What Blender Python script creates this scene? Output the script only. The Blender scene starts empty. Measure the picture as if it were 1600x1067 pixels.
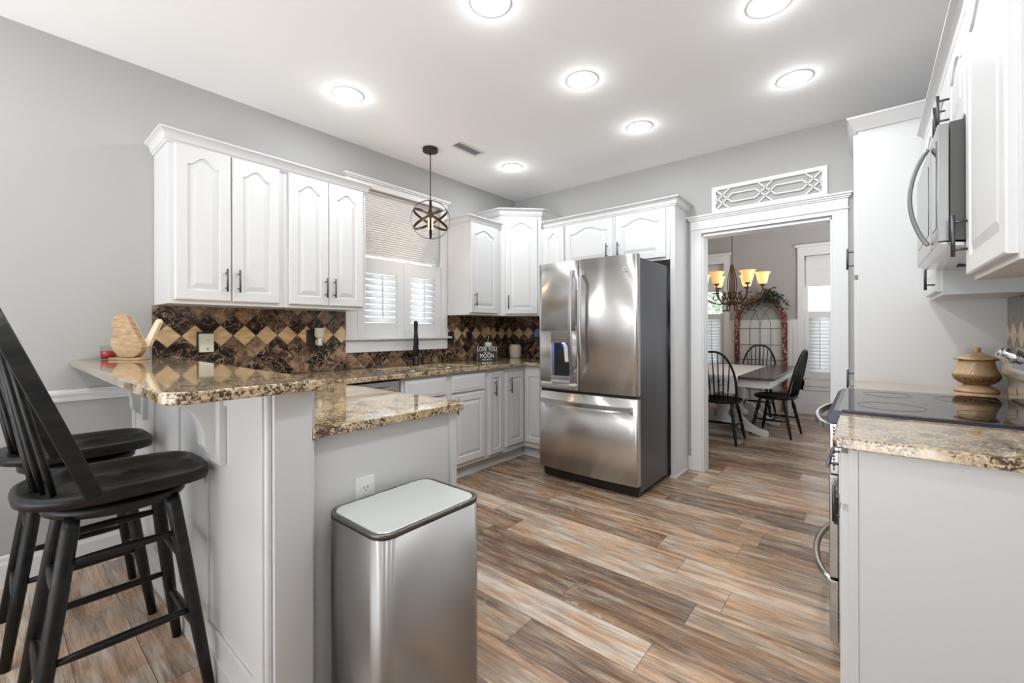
import bpy, bmesh, math, random
from mathutils import Vector, Matrix
random.seed(7)
PI = math.pi
S = bpy.context.scene
COL = S.collection

# ------------------------------------------------------------------ camera
CAM = (3.1848, 0.0, 1.2207)
YAW, ROLL, FPX, CY = 0.6916, -0.0029, 671.93, 516.26
cd = bpy.data.cameras.new('camera')
cam = bpy.data.objects.new('camera', cd)
COL.objects.link(cam)
S.camera = cam
cd.sensor_width = 36.0
cd.lens = FPX / 1600.0 * 36.0
cd.shift_y = -(533.5 - CY) / 1600.0
cd.clip_start = 0.02
cd.clip_end = 200
_fw = Vector((-math.sin(YAW), math.cos(YAW), 0))
_r = Vector((math.cos(YAW), math.sin(YAW), 0))
_u = Vector((0, 0, 1))
_r2 = _r * math.cos(ROLL) + _u * math.sin(ROLL)
_u2 = -_r * math.sin(ROLL) + _u * math.cos(ROLL)
_m = Matrix((_r2, _u2, -_fw)).transposed().to_4x4()
_m.translation = Vector(CAM)
cam.matrix_world = _m

# ------------------------------------------------------------------ world, exposure
w = bpy.data.worlds.new('daylight')
S.world = w
w.use_nodes = True
wn = w.node_tree.nodes
wb = wn['Background']
wb.inputs[0].default_value = (0.93, 0.96, 1.0, 1)
# daylight: dim sky; bright lower half added to light the ceiling from below
_wt = w.node_tree
_tc = wn.new('ShaderNodeTexCoord'); _sx = wn.new('ShaderNodeSeparateXYZ'); _rp = wn.new('ShaderNodeValToRGB')
_wt.links.new(_tc.outputs['Generated'], _sx.inputs[0]); _wt.links.new(_sx.outputs[2], _rp.inputs[0])
_mp = wn.new('ShaderNodeMapRange'); _mp.inputs[1].default_value = -0.25; _mp.inputs[2].default_value = 0.15
_wt.links.new(_sx.outputs[2], _mp.inputs[0]); _wt.links.new(_mp.outputs[0], _rp.inputs[0])
_rp.color_ramp.elements[0].color = (0.95, 0.975, 1.0, 1); _rp.color_ramp.elements[1].color = (0.20, 0.212, 0.225, 1)
_wt.links.new(_rp.outputs[0], wb.inputs[0])
wb.inputs[1].default_value = 9.5
S.view_settings.view_transform = 'Standard'
S.view_settings.look = 'None'
S.view_settings.gamma = 1.0
S.view_settings.exposure = -0.50
S.view_settings.use_curve_mapping = False
CAN_W = 8.6        # watts of each recessed ceiling light
try:
    S.cycles.max_bounces = 14
    S.cycles.diffuse_bounces = 6
    S.cycles.glossy_bounces = 4
    S.cycles.transmission_bounces = 12
    S.cycles.caustics_reflective = False
    S.cycles.caustics_refractive = False
    S.cycles.sample_clamp_indirect = 4.0
    S.cycles.use_denoising = True
except Exception:
    pass

# ------------------------------------------------------------------ materials
def srgb(r, g, b):
    f = lambda c: (c / 255 / 12.92) if c / 255 <= 0.04045 else ((c / 255 + 0.055) / 1.055) ** 2.4
    return (f(r), f(g), f(b), 1)

def mat(name, col, rough=0.5, metal=0.0, **kw):
    m = bpy.data.materials.new(name)
    m.use_nodes = True
    b = m.node_tree.nodes['Principled BSDF']
    b.inputs['Base Color'].default_value = col if len(col) == 4 else (*col, 1)
    b.inputs['Roughness'].default_value = rough
    b.inputs['Metallic'].default_value = metal
    for k, v in kw.items():
        b.inputs[k.replace('_', ' ')].default_value = v
    return m

class NT:
    def __init__(s, m):
        s.t = m.node_tree
        s.b = s.t.nodes['Principled BSDF']
    def n(s, typ, **kw):
        x = s.t.nodes.new(typ)
        for k, v in kw.items():
            setattr(x, k, v)
        return x
    def l(s, a, b):
        s.t.links.new(a, b)
    def put(s, sock, v):
        if hasattr(v, 'is_linked') or hasattr(v, 'links'):
            s.l(v, sock)
        else:
            sock.default_value = v
    def math(s, op, a, b=None, c=None):
        x = s.n('ShaderNodeMath', operation=op)
        for i, v in enumerate((a, b, c)):
            if v is not None:
                s.put(x.inputs[i], v)
        return x.outputs[0]
    def pos(s):
        return s.n('ShaderNodeNewGeometry').outputs['Position']
    def objco(s):
        return s.n('ShaderNodeTexCoord').outputs['Object']
    def sep(s, v):
        x = s.n('ShaderNodeSeparateXYZ'); s.l(v, x.inputs[0]); return x.outputs
    def comb(s, a, b, c):
        x = s.n('ShaderNodeCombineXYZ')
        for i, v in enumerate((a, b, c)):
            s.put(x.inputs[i], v)
        return x.outputs[0]
    def noise(s, vec, scale, detail=4, rough=0.55, dist=0.0):
        x = s.n('ShaderNodeTexNoise')
        s.l(vec, x.inputs['Vector'])
        x.inputs['Scale'].default_value = scale
        x.inputs['Detail'].default_value = detail
        x.inputs['Roughness'].default_value = rough
        x.inputs['Distortion'].default_value = dist
        return x.outputs[0]
    def ramp(s, fac, stops, interp='LINEAR'):
        x = s.n('ShaderNodeValToRGB')
        x.color_ramp.interpolation = interp
        e = x.color_ramp.elements
        while len(e) < len(stops):
            e.new(0.5)
        for i, (p, c) in enumerate(stops):
            e[i].position = p
            e[i].color = c if len(c) == 4 else (*c, 1)
        s.l(fac, x.inputs[0])
        return x.outputs[0]
    def mix(s, fac, a, b, mode='MIX'):
        x = s.n('ShaderNodeMix', data_type='RGBA', blend_type=mode)
        s.put(x.inputs[0], fac)
        s.put(x.inputs[6], a)
        s.put(x.inputs[7], b)
        return x.outputs[2]
    def white(s, vec):
        x = s.n('ShaderNodeTexWhiteNoise', noise_dimensions='3D')
        s.l(vec, x.inputs['Vector'])
        return x.outputs
    def bump(s, h, strength, dist=0.01):
        x = s.n('ShaderNodeBump')
        x.inputs['Strength'].default_value = strength
        x.inputs['Distance'].default_value = dist
        s.l(h, x.inputs['Height'])
        s.l(x.outputs[0], s.b.inputs['Normal'])
    def vscale(s, v, x, y, z):
        m = s.n('ShaderNodeMapping')
        m.inputs['Scale'].default_value = (x, y, z)
        s.l(v, m.inputs['Vector'])
        return m.outputs[0]

def m_paint(name, col, rough, bump=0.04, sc=350):
    m = mat(name, col, rough)
    t = NT(m)
    t.bump(t.noise(t.pos(), sc, 2), bump, 0.002)
    return m

M_CAB = m_paint('white_cabinet_paint', (0.645, 0.645, 0.645), 0.32, 0.015, 90)
M_TRIM = m_paint('white_trim_paint', (0.72, 0.72, 0.72), 0.4, 0.015, 90)
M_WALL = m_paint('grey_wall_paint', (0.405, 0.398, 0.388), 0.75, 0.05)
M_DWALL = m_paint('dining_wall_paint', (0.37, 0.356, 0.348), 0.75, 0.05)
M_CEIL = m_paint('ceiling_paint', (0.95, 0.95, 0.95), 0.85, 0.05)
M_BLACKWOOD = mat('black_painted_wood', (0.012, 0.012, 0.0125), 0.36)
_t = NT(M_BLACKWOOD)
_n = _t.noise(_t.vscale(_t.objco(), 14, 2.2, 14), 3.0, 4)
_t.l(_t.ramp(_n, [(0.35, (0.004, 0.004, 0.0045)), (0.7, (0.016, 0.0155, 0.014))]), _t.b.inputs['Base Color'])
_t.l(_t.ramp(_n, [(0.3, (0.28,) * 3), (0.7, (0.46,) * 3)]), _t.b.inputs['Roughness'])
_t.b.inputs['Specular IOR Level'].default_value = 0.3
M_LOUVER = bpy.data.materials.new('white_translucent_louver'); M_LOUVER.use_nodes = True
_nt = M_LOUVER.node_tree
_pb = _nt.nodes['Principled BSDF']; _pb.inputs['Base Color'].default_value = (0.8, 0.8, 0.8, 1); _pb.inputs['Roughness'].default_value = 0.4
_tr = _nt.nodes.new('ShaderNodeBsdfTranslucent'); _tr.inputs[0].default_value = (0.85, 0.86, 0.88, 1)
_mx = _nt.nodes.new('ShaderNodeMixShader'); _mx.inputs[0].default_value = 0.35
_nt.links.new(_pb.outputs[0], _mx.inputs[1]); _nt.links.new(_tr.outputs[0], _mx.inputs[2])
_nt.links.new(_mx.outputs[0], _nt.nodes['Material Output'].inputs[0])
M_GUN = mat('dark_pull_metal', (0.10, 0.10, 0.105), 0.35, 0.9)
M_BLACK = mat('black_plastic', (0.012, 0.012, 0.013), 0.35)
M_MATTBLACK = mat('matte_black_metal', (0.016, 0.016, 0.018), 0.38, 0.5)
M_GLASSBLACK = mat('black_ceramic_glass', (0.01, 0.01, 0.011), 0.035, 0.0)
M_GLASSBLACK.node_tree.nodes['Principled BSDF'].inputs['IOR'].default_value = 2.1
M_CHROME = mat('polished_metal', (0.75, 0.75, 0.76), 0.12, 1.0)
M_BRONZE = mat('oil_rubbed_bronze', (0.055, 0.034, 0.022), 0.42, 0.8)
M_IRON = mat('brown_iron', (0.075, 0.045, 0.03), 0.45, 0.6)
M_WHITEPL = mat('white_plastic', (0.82, 0.82, 0.80), 0.3)
M_DARKPL = mat('brown_plate_plastic', (0.035, 0.026, 0.022), 0.3)
M_SLOT = mat('dark_slot', (0.03, 0.03, 0.03), 0.6)
M_GLASS = bpy.data.materials.new('thin_clear_glass'); M_GLASS.use_nodes = True
_nt = M_GLASS.node_tree
_nt.nodes.remove(_nt.nodes['Principled BSDF'])
_ta = _nt.nodes.new('ShaderNodeBsdfTransparent'); _gl = _nt.nodes.new('ShaderNodeBsdfGlossy'); _gl.inputs['Roughness'].default_value = 0.02
_ta.inputs[0].default_value = (0.96, 0.97, 0.97, 1)
_mx = _nt.nodes.new('ShaderNodeMixShader')
_mx.inputs[0].default_value = 0.05; _nt.links.new(_ta.outputs[0], _mx.inputs[1]); _nt.links.new(_gl.outputs[0], _mx.inputs[2])
_nt.links.new(_mx.outputs[0], _nt.nodes['Material Output'].inputs[0])

def steel(name, col, rough, axis='Z', amt=0.06):
    m = mat(name, col, rough, 1.0)
    t = NT(m)
    sc = {'Z': (260, 260, 3), 'X': (3, 260, 260), 'H': (4, 4, 420)}[axis]
    n = t.noise(t.vscale(t.objco(), *sc), 1.0, 2)
    if amt > 0:
        t.l(t.ramp(n, [(0.3, (rough * 0.8,) * 3), (0.7, (rough * 1.25,) * 3)]), t.b.inputs['Roughness'])
        t.bump(n, amt, 0.002)
    return m
M_STEEL = steel('brushed_stainless_steel', (0.70, 0.695, 0.685), 0.26, 'H', 0.0)
M_STEELCAN = steel('brushed_bin_steel', (0.40, 0.39, 0.378), 0.36, 'Z', 0.0)
M_STEELR = steel('range_steel', (0.58, 0.58, 0.58), 0.22, 'H', 0.05)
M_STEELDARK = mat('dark_fridge_side', (0.085, 0.087, 0.095), 0.28, 0.55)
for _mm in (M_STEEL, M_STEELCAN):
    _b = _mm.node_tree.nodes['Principled BSDF']
    _b.inputs['Anisotropic'].default_value = 0.97; _b.inputs['Anisotropic Rotation'].default_value = 0.25
    _t = NT(_mm)
    _tn = _t.n('ShaderNodeTangent', direction_type='RADIAL', axis='Z')
    _t.l(_tn.outputs[0], _b.inputs['Tangent'])

def emis(name, col, strength):
    m = mat(name, col, 0.5)
    b = m.node_tree.nodes['Principled BSDF']
    b.inputs['Emission Color'].default_value = col if len(col) == 4 else (*col, 1)
    b.inputs['Emission Strength'].default_value = strength
    return m
M_LED = emis('lit_lens', (1, 0.98, 0.95), 9.0)
M_BULB = emis('warm_bulb', (1.0, 0.62, 0.28), 14.0)
M_BLUE = emis('blue_led', (0.25, 0.35, 1.0), 9.0)
M_SCREEN = emis('lit_screen', (0.08, 0.2, 0.5), 0.2)
M_SCREEN.node_tree.nodes['Principled BSDF'].inputs['Base Color'].default_value = (0.02, 0.03, 0.05, 1)

# granite
M_GRAN = mat('speckled_granite', (0.5, 0.4, 0.28), 0.07)
def build_granite():
    t = NT(M_GRAN)
    p = t.pos()
    n1 = t.noise(p, 16, 6, 0.62, 0.4)
    n2 = t.noise(p, 70, 5, 0.62, 0.3)
    n3 = t.noise(p, 130, 3, 0.6)
    base = t.ramp(n2, [(0.32, srgb(116, 92, 64)), (0.43, srgb(168, 144, 110)), (0.54, srgb(204, 184, 152)), (0.72, srgb(228, 216, 194))])
    warm = t.mix(t.math('MULTIPLY', n1, 0.45), base, srgb(192, 166, 128), 'MIX')
    v = t.n('ShaderNodeTexVoronoi')
    t.l(t.mix(0.12, p, t.n('ShaderNodeTexNoise').outputs[1], 'LINEAR_LIGHT'), v.inputs['Vector'])
    v.inputs['Scale'].default_value = 85
    dk = t.math('ADD', t.math('MULTIPLY', n3, 0.6), t.math('MULTIPLY', n1, 0.5))
    mask = t.ramp(dk, [(0.485, (1, 1, 1)), (0.535, (0, 0, 0))])
    blk = t.mix(t.ramp(v.outputs['Distance'], [(0.2, (0, 0, 0)), (0.8, (1, 1, 1))]), srgb(34, 27, 22), srgb(92, 66, 42))
    c = t.mix(mask, warm, blk)
    t.l(c, t.b.inputs['Base Color'])
    t.b.inputs['Coat Weight'].default_value = 0.7
    t.b.inputs['Coat Roughness'].default_value = 0.04
build_granite()

# marble backsplash: diamonds of 0.1362 m, one cream row
def tile_mat(name, axis, o0, zc=1.192, d=0.1362):
    m = mat(name, (0.1, 0.07, 0.05), 0.16)
    t = NT(m)
    p = t.pos()
    s = t.sep(p)
    u = t.math('DIVIDE', t.math('SUBTRACT', s[axis], o0), d)
    v = t.math('DIVIDE', t.math('SUBTRACT', s[2], zc), d)
    a = t.math('ADD', u, v)
    b = t.math('SUBTRACT', u, v)
    ia = t.math('ROUND', a)
    ib = t.math('ROUND', b)
    fa = t.math('ABSOLUTE', t.math('SUBTRACT', a, ia))
    fb = t.math('ABSOLUTE', t.math('SUBTRACT', b, ib))
    edge = t.math('MAXIMUM', fa, fb)
    grout = t.math('GREATER_THAN', edge, 0.487)
    cream = t.math('COMPARE', ia, ib, 0.1)
    wn_ = t.white(t.comb(ia, ib, 3.3))
    off = t.n('ShaderNodeVectorMath', operation='SCALE')
    t.l(wn_[1], off.inputs[0]); off.inputs['Scale'].default_value = 9.0
    pv = t.n('ShaderNodeVectorMath', operation='ADD')
    t.l(p, pv.inputs[0]); t.l(off.outputs[0], pv.inputs[1])
    q = pv.outputs[0]
    n1 = t.noise(q, 10, 7, 0.60, 0.5)
    n2 = t.noise(q, 13, 4, 0.55, 0.9)
    vein = t.math('ABSOLUTE', t.math('SUBTRACT', n2, 0.5))
    veinm = t.ramp(vein, [(0.0, (0.75,) * 3), (0.010, (0.35,) * 3), (0.028, (0, 0, 0))])
    tone = t.math('MULTIPLY', wn_[0], 0.26)
    nn = t.math('ADD', n1, t.math('SUBTRACT', tone, 0.13))
    dark = t.ramp(nn, [(0.36, srgb(34, 25, 21)), (0.48, srgb(70, 53, 44)), (0.58, srgb(112, 88, 70)), (0.70, srgb(158, 130, 102))])
    dark = t.mix(veinm, dark, srgb(190, 165, 136))
    cr = t.ramp(t.noise(t.vscale(q, 1, 1, 3), 12, 5), [(0.3, srgb(196, 160, 116)), (0.7, srgb(232, 206, 166))])
    c = t.mix(cream, dark, cr)
    c = t.mix(grout, c, srgb(58, 46, 38))
    t.l(c, t.b.inputs['Base Color'])
    t.l(t.math('ADD', t.math('MULTIPLY', grout, 0.4), 0.14), t.b.inputs['Roughness'])
    t.bump(t.math('SUBTRACT', 1.0, grout), 0.25, 0.002)
    return m
M_TILE_W = tile_mat('marble_tile_window_wall', 1, 0.791)
M_TILE_B = tile_mat('marble_tile_back_wall', 0, 0.068)
M_TILE_R = tile_mat('marble_tile_range_wall', 1, 0.70)

# plank floor
M_FLOOR = mat('distressed_plank_floor', (0.3, 0.2, 0.14), 0.3)
def build_floor():
    t = NT(M_FLOOR)
    p = t.pos()
    s = t.sep(p)
    PW, PL = 0.182, 1.22
    row = t.math('FLOOR', t.math('DIVIDE', s[1], PW))
    rr = t.white(t.comb(row, 7.7, 1.0))[0]
    xs = t.math('DIVIDE', t.math('ADD', s[0], t.math('MULTIPLY', rr, PL)), PL)
    colm = t.math('FLOOR', xs)
    idn = t.white(t.comb(row, colm, 2.0))
    fx = t.math('FRACT', xs)
    fy = t.math('FRACT', t.math('DIVIDE', s[1], PW))
    ex = t.math('MULTIPLY', t.math('MINIMUM', fx, t.math('SUBTRACT', 1.0, fx)), PL)
    ey = t.math('MULTIPLY', t.math('MINIMUM', fy, t.math('SUBTRACT', 1.0, fy)), PW)
    seam = t.math('LESS_THAN', t.math('MINIMUM', ex, ey), 0.0011)
    off = t.n('ShaderNodeVectorMath', operation='SCALE')
    t.l(idn[1], off.inputs[0]); off.inputs['Scale'].default_value = 13.0
    pv = t.n('ShaderNodeVectorMath', operation='ADD')
    t.l(p, pv.inputs[0]); t.l(off.outputs[0], pv.inputs[1])
    g1 = t.noise(t.vscale(pv.outputs[0], 1.1, 10, 1), 2.2, 8, 0.66, 0.5)
    g2 = t.noise(t.vscale(pv.outputs[0], 3.2, 90, 1), 1.8, 6, 0.7, 0.3)
    g3 = t.noise(t.vscale(pv.outputs[0], 2.0, 5, 1), 2.0, 3, 0.5, 0.6)
    val = t.math('ADD', t.math('MULTIPLY', g1, 1.05), t.math('ADD', t.math('MULTIPLY', g2, 0.54), t.math('MULTIPLY', idn[0], 0.34)))
    val = t.math('SUBTRACT', val, 0.445)
    c = t.ramp(val, [(0.20, srgb(78, 64, 56)), (0.37, srgb(120, 102, 88)), (0.52, srgb(160, 141, 122)), (0.66, srgb(196, 178, 158)), (0.84, srgb(228, 216, 200))])
    hue = t.ramp(g3, [(0.40, (0, 0, 0)), (0.62, (1, 1, 1))])
    warm = t.mix(1.0, c, srgb(255, 224, 194), 'MULTIPLY')
    c = t.mix(t.math('MULTIPLY', hue, 0.8), c, warm)
    grey = t.mix(1.0, c, srgb(222, 222, 228), 'MULTIPLY')
    gm = t.math('GREATER_THAN', idn[0], 0.66)
    c = t.mix(t.math('MULTIPLY', gm, 0.7), c, grey)
    chalk = t.noise(t.vscale(pv.outputs[0], 22, 60, 1), 1.0, 5, 0.75, 1.0)
    patch = t.noise(t.vscale(pv.outputs[0], 2.2, 6, 1), 1.3, 2)
    cm = t.math('MULTIPLY', t.ramp(chalk, [(0.54, (0, 0, 0)), (0.62, (1, 1, 1))]), t.ramp(patch, [(0.58, (0, 0, 0)), (0.68, (1, 1, 1))]))
    c = t.mix(t.math('MULTIPLY', cm, 0.75), c, srgb(214, 204, 190))
    c = t.mix(seam, c, srgb(58, 44, 36))
    t.l(c, t.b.inputs['Base Color'])
    t.l(t.ramp(g2, [(0.3, (0.22,) * 3), (0.7, (0.34,) * 3)]), t.b.inputs['Roughness'])
    t.bump(t.math('SUBTRACT', g2, t.math('MULTIPLY', seam, 2.0)), 0.10, 0.002)
build_floor()

# ------------------------------------------------------------------ mesh builder
class MB:
    def __init__(s):
        s.v = []; s.f = []; s.sm = []
    def add(s, vs, fs, smooth=False):
        o = len(s.v)
        s.v += [tuple(map(float, q)) for q in vs]
        s.f += [tuple(i + o for i in f) for f in fs]
        s.sm += [smooth] * len(fs)
        return s
    def box(s, x0, x1, y0, y1, z0, z1):
        x0, x1 = min(x0, x1), max(x0, x1); y0, y1 = min(y0, y1), max(y0, y1); z0, z1 = min(z0, z1), max(z0, z1)
        return s.add([(x0, y0, z0), (x1, y0, z0), (x1, y1, z0), (x0, y1, z0), (x0, y0, z1), (x1, y0, z1), (x1, y1, z1), (x0, y1, z1)],
                     [(0, 3, 2, 1), (4, 5, 6, 7), (0, 1, 5, 4), (1, 2, 6, 5), (2, 3, 7, 6), (3, 0, 4, 7)])
    def tube(s, pts, r, n=10, closed=False, smooth=True):
        pts = [Vector(p) for p in pts]
        k = len(pts)
        rs = r if isinstance(r, (list, tuple)) else [r] * k
        rings = []
        prev = None
        for i, p in enumerate(pts):
            if closed:
                d = pts[(i + 1) % k] - pts[i - 1]
            else:
                d = pts[min(i + 1, k - 1)] - pts[max(i - 1, 0)]
            d.normalize()
            if prev is None:
                a = Vector((0, 0, 1)) if abs(d.z) < 0.9 else Vector((1, 0, 0))
                x = d.cross(a).normalized()
            else:
                x = (prev - d * prev.dot(d))
                x = x.normalized() if x.length > 1e-6 else d.orthogonal().normalized()
            prev = x
            y = d.cross(x)
            rings.append([p + (x * math.cos(2 * PI * j / n) + y * math.sin(2 * PI * j / n)) * rs[i] for j in range(n)])
        vs = [q for ring in rings for q in ring]
        fs = []
        m = k if closed else k - 1
        for i in range(m):
            for j in range(n):
                a = i * n + j; b = i * n + (j + 1) % n
                c = ((i + 1) % k) * n + (j + 1) % n; d = ((i + 1) % k) * n + j
                fs.append((a, b, c, d))
        s.add(vs, fs, smooth)
        if not closed:
            s.add(rings[0], [tuple(range(n - 1, -1, -1))])
            s.add(rings[-1], [tuple(range(n))])
        return s
    def lathe(s, prof, c=(0, 0, 0), n=32, smooth=True):
        vs = []; fs = []
        for (r, z) in prof:
            for j in range(n):
                t = 2 * PI * j / n
                vs.append((c[0] + r * math.cos(t), c[1] + r * math.sin(t), c[2] + z))
        for i in range(len(prof) - 1):
            for j in range(n):
                a = i * n + j; b = i * n + (j + 1) % n
                fs.append((a, b, b + n, a + n))
        s.add(vs, fs, smooth)
        if prof[0][0] > 1e-5:
            s.add(vs[:n], [tuple(range(n - 1, -1, -1))])
        if prof[-1][0] > 1e-5:
            s.add(vs[-n:], [tuple(range(n))])
        return s
    def prism(s, poly, fn, h0, h1, smooth=False):
        """poly: 2D points; fn(a, b, h) -> 3D; extruded from h0 to h1."""
        n = len(poly)
        s.add([fn(a, b, h0) for a, b in poly] + [fn(a, b, h1) for a, b in poly],
              [tuple(range(n - 1, -1, -1)), tuple(range(n, 2 * n))])
        s.add([fn(a, b, h0) for a, b in poly] + [fn(a, b, h1) for a, b in poly],
              [(i, (i + 1) % n, n + (i + 1) % n, n + i) for i in range(n)], smooth)
        return s
    def band(s, pts, side, w_, th, closed=True):
        """flat strip along pts: width w_ along side(i), thickness th outward along the local normal."""
        k = len(pts)
        vs = []
        for i, p in enumerate(pts):
            p = Vector(p)
            d = (Vector(pts[(i + 1) % k]) - Vector(pts[i - 1])) if closed else (Vector(pts[min(i + 1, k - 1)]) - Vector(pts[max(i - 1, 0)]))
            d.normalize()
            sd = Vector(side(i) if callable(side) else side).normalized()
            nn = d.cross(sd).normalized()
            for a, b in ((-1, -1), (1, -1), (1, 1), (-1, 1)):
                vs.append(p + sd * (a * w_ / 2) + nn * (b * th / 2))
        fs = []
        for i in range(k if closed else k - 1):
            for j in range(4):
                a = i * 4 + j; b = i * 4 + (j + 1) % 4; o = ((i + 1) % k) * 4
                fs.append((a, b, o + (j + 1) % 4, o + j))
        if not closed:
            fs += [(3, 2, 1, 0), tuple((k - 1) * 4 + j for j in range(4))]
        return s.add(vs, fs)
    def rings(s, rings, smooth=False, cap0=True, cap1=True):
        n = len(rings[0])
        vs = [q for r in rings for q in r]
        fs = []
        for i in range(len(rings) - 1):
            for j in range(n):
                a = i * n + j; b = i * n + (j + 1) % n
                fs.append((a, b, b + n, a + n))
        s.add(vs, fs, smooth)
        if cap0: s.add(rings[0], [tuple(range(n - 1, -1, -1))])
        if cap1: s.add(rings[-1], [tuple(range(n))])
        return s
    def xf(s, fn):
        s.v = [tuple(fn(*q)) for q in s.v]
        return s

def make(name, mb, m, parent=None, bevel=0.0, seg=2, label=None):
    me = bpy.data.meshes.new(name)
    off = parent_loc(parent) if parent is not None else Vector((0, 0, 0))
    me.from_pydata([tuple(Vector(q) - off) for q in mb.v], [], mb.f)
    me.polygons.foreach_set('use_smooth', mb.sm)
    bm = bmesh.new(); bm.from_mesh(me)
    bmesh.ops.remove_doubles(bm, verts=bm.verts, dist=1e-5)
    bmesh.ops.recalc_face_normals(bm, faces=bm.faces)
    bm.to_mesh(me); bm.free()
    me.materials.append(m)
    o = bpy.data.objects.new(name, me)
    COL.objects.link(o)
    if parent is not None:
        o.parent = parent
    if bevel > 0:
        md = o.modifiers.new('edge', 'BEVEL')
        md.width = bevel; md.segments = seg; md.limit_method = 'ANGLE'; md.angle_limit = math.radians(40)
    if label:
        o['label'] = label
    return o

def parent_loc(p):
    v = Vector((0, 0, 0))
    while p is not None:
        v += p.location
        p = p.parent
    return v

def thing(name, label, cat, loc, group=None):
    o = bpy.data.objects.new(name, None)
    o.empty_display_size = 0.1
    COL.objects.link(o)
    o.location = loc
    o['label'] = label; o['category'] = cat
    if group: o['group'] = group
    return o

def tag(o, label, cat, group=None):
    o['label'] = label; o['category'] = cat
    if group: o['group'] = group
    return o

def struct(name, mb, m, parent=None, bevel=0.0):
    o = make(name, mb, m, parent, bevel)
    if parent is None:
        o['kind'] = 'structure'
    return o

def struct_root(name, loc):
    o = bpy.data.objects.new(name, None)
    COL.objects.link(o); o.location = loc; o['kind'] = 'structure'
    return o

def copy_tree(o, parent=None):
    c = o.copy(); COL.objects.link(c)
    if parent is not None:
        c.parent = parent
        c.matrix_parent_inverse = o.matrix_parent_inverse.copy()
    for ch in list(o.children):
        copy_tree(ch, c)
    return c

def frame(o, u, n):
    """maps local (a along u, b outward along n, z) to world"""
    o = Vector(o); u = Vector(u).normalized(); n = Vector(n).normalized()
    return lambda a, b, z: tuple(o + u * a + n * b + Vector((0, 0, z)))
# ------------------------------------------------------------------ setting
CZ = 2.729; YB = 3.898; XR = 3.735; YD = 7.55; DCZ = 2.95; YN = -3.0
struct('floor', MB().box(-0.6, 4.4, -2.2, YD + 0.2, -0.06, 0.0), M_FLOOR)
struct('ceiling_kitchen', MB().box(-0.15, XR + 0.15, YN, YB, CZ, CZ + 0.06), M_CEIL)
struct('ceiling_dining', MB().box(-0.6, 4.4, YB + 0.122, YD + 0.2, DCZ, DCZ + 0.06), M_CEIL)
WY0, WY1, WZ0, WZ1 = 1.87, 2.762, 1.16, 2.40
struct('wall_left', MB().box(-0.14, 0, YN, WY0, 0, CZ).box(-0.14, 0, WY1, YB, 0, CZ).box(-0.14, 0, WY0, WY1, 0, WZ0).box(-0.14, 0, WY0, WY1, WZ1, CZ), M_WALL)
DX0, DX1, DZ = 2.083, 2.988, 2.035
struct('wall_back', MB().box(-0.6, DX0, YB, YB + 0.12, 0, DCZ).box(DX1, 4.4, YB, YB + 0.12, 0, DCZ).box(DX0, DX1, YB, YB + 0.12, DZ, DCZ), M_WALL)
struct('wall_right', MB().box(XR, XR + 0.14, YN, YB, 0, CZ), M_WALL)
# dining walls
def dx(x): return x * 0.98448 + 0.0494
def dz(z): return z * 0.98448 + 0.0189
RWX0, RWX1 = dx(2.46), dx(3.20)
LWX0, LWX1 = dx(0.62), dx(1.36)
WB, WT = dz(0.49), dz(2.31)
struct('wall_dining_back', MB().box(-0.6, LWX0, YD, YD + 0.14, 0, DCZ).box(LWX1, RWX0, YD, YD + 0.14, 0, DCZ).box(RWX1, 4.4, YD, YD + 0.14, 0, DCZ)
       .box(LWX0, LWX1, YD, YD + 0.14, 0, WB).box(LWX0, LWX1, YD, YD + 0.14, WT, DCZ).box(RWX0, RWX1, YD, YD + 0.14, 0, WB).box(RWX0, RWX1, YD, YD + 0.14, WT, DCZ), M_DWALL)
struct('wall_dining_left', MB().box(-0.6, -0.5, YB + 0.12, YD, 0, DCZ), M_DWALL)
struct('wall_dining_right', MB().box(4.3, 4.4, YB + 0.12, 4.6, 0, DCZ).box(4.3, 4.4, 7.0, YD, 0, DCZ).box(4.3, 4.4, 4.6, 7.0, 0, 0.55).box(4.3, 4.4, 4.6, 7.0, 2.5, DCZ), M_DWALL)  # unseen wall; its wide opening is added to let daylight into the dining room

# kitchen window
def window_unit(name, fn, w0, w1, z0, z1, depth):
    """fn(a, b, z): a along the wall, b outward into the room; sash and pane inside the hole"""
    r = struct_root(name, fn((w0 + w1) / 2, -depth, z0))
    m = MB()
    b0, b1 = -depth, -depth + 0.04
    for (a0, a1, c0, c1) in ((w0, w0 + 0.04, z0, z1), (w1 - 0.04, w1, z0, z1), (w0, w1, z0, z0 + 0.05), (w0, w1, z1 - 0.04, z1), (w0, w1, (z0 + z1) / 2 - 0.02, (z0 + z1) / 2 + 0.02)):
        m.prism([(a0, c0), (a1, c0), (a1, c1), (a0, c1)], lambda a, b, h: fn(a, h, b), b0, b1)
    make('sash', m, M_TRIM, r)
    g = MB().prism([(w0 + 0.03, z0 + 0.04), (w1 - 0.03, z0 + 0.04), (w1 - 0.03, z1 - 0.03), (w0 + 0.03, z1 - 0.03)], lambda a, b, h: fn(a, h, b), b0 + 0.012, b0 + 0.018)
    make('pane', g, M_GLASS, r)
    return r
FW = lambda a, b, z: (b, a, z)              # window wall: outward is +X
FB = lambda a, b, z: (a, YB - b, z)         # back wall: outward is -Y
FR = lambda a, b, z: (XR - b, a, z)         # range wall: outward is -X
FD = lambda a, b, z: (a, YD - b, z)
def fbox(m, fn, a0, a1, b0, b1, z0, z1):
    return m.prism([(a0, z0), (a1, z0), (a1, z1), (a0, z1)], lambda p, q, h: fn(p, h, q), b0, b1)
win = window_unit('window_1', FW, WY0, WY1, WZ0, WZ1, 0.12)
m = MB()
fbox(m, FW, WY0 - 0.095, WY0, 0.0, 0.02, 1.166, 2.40)
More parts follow.
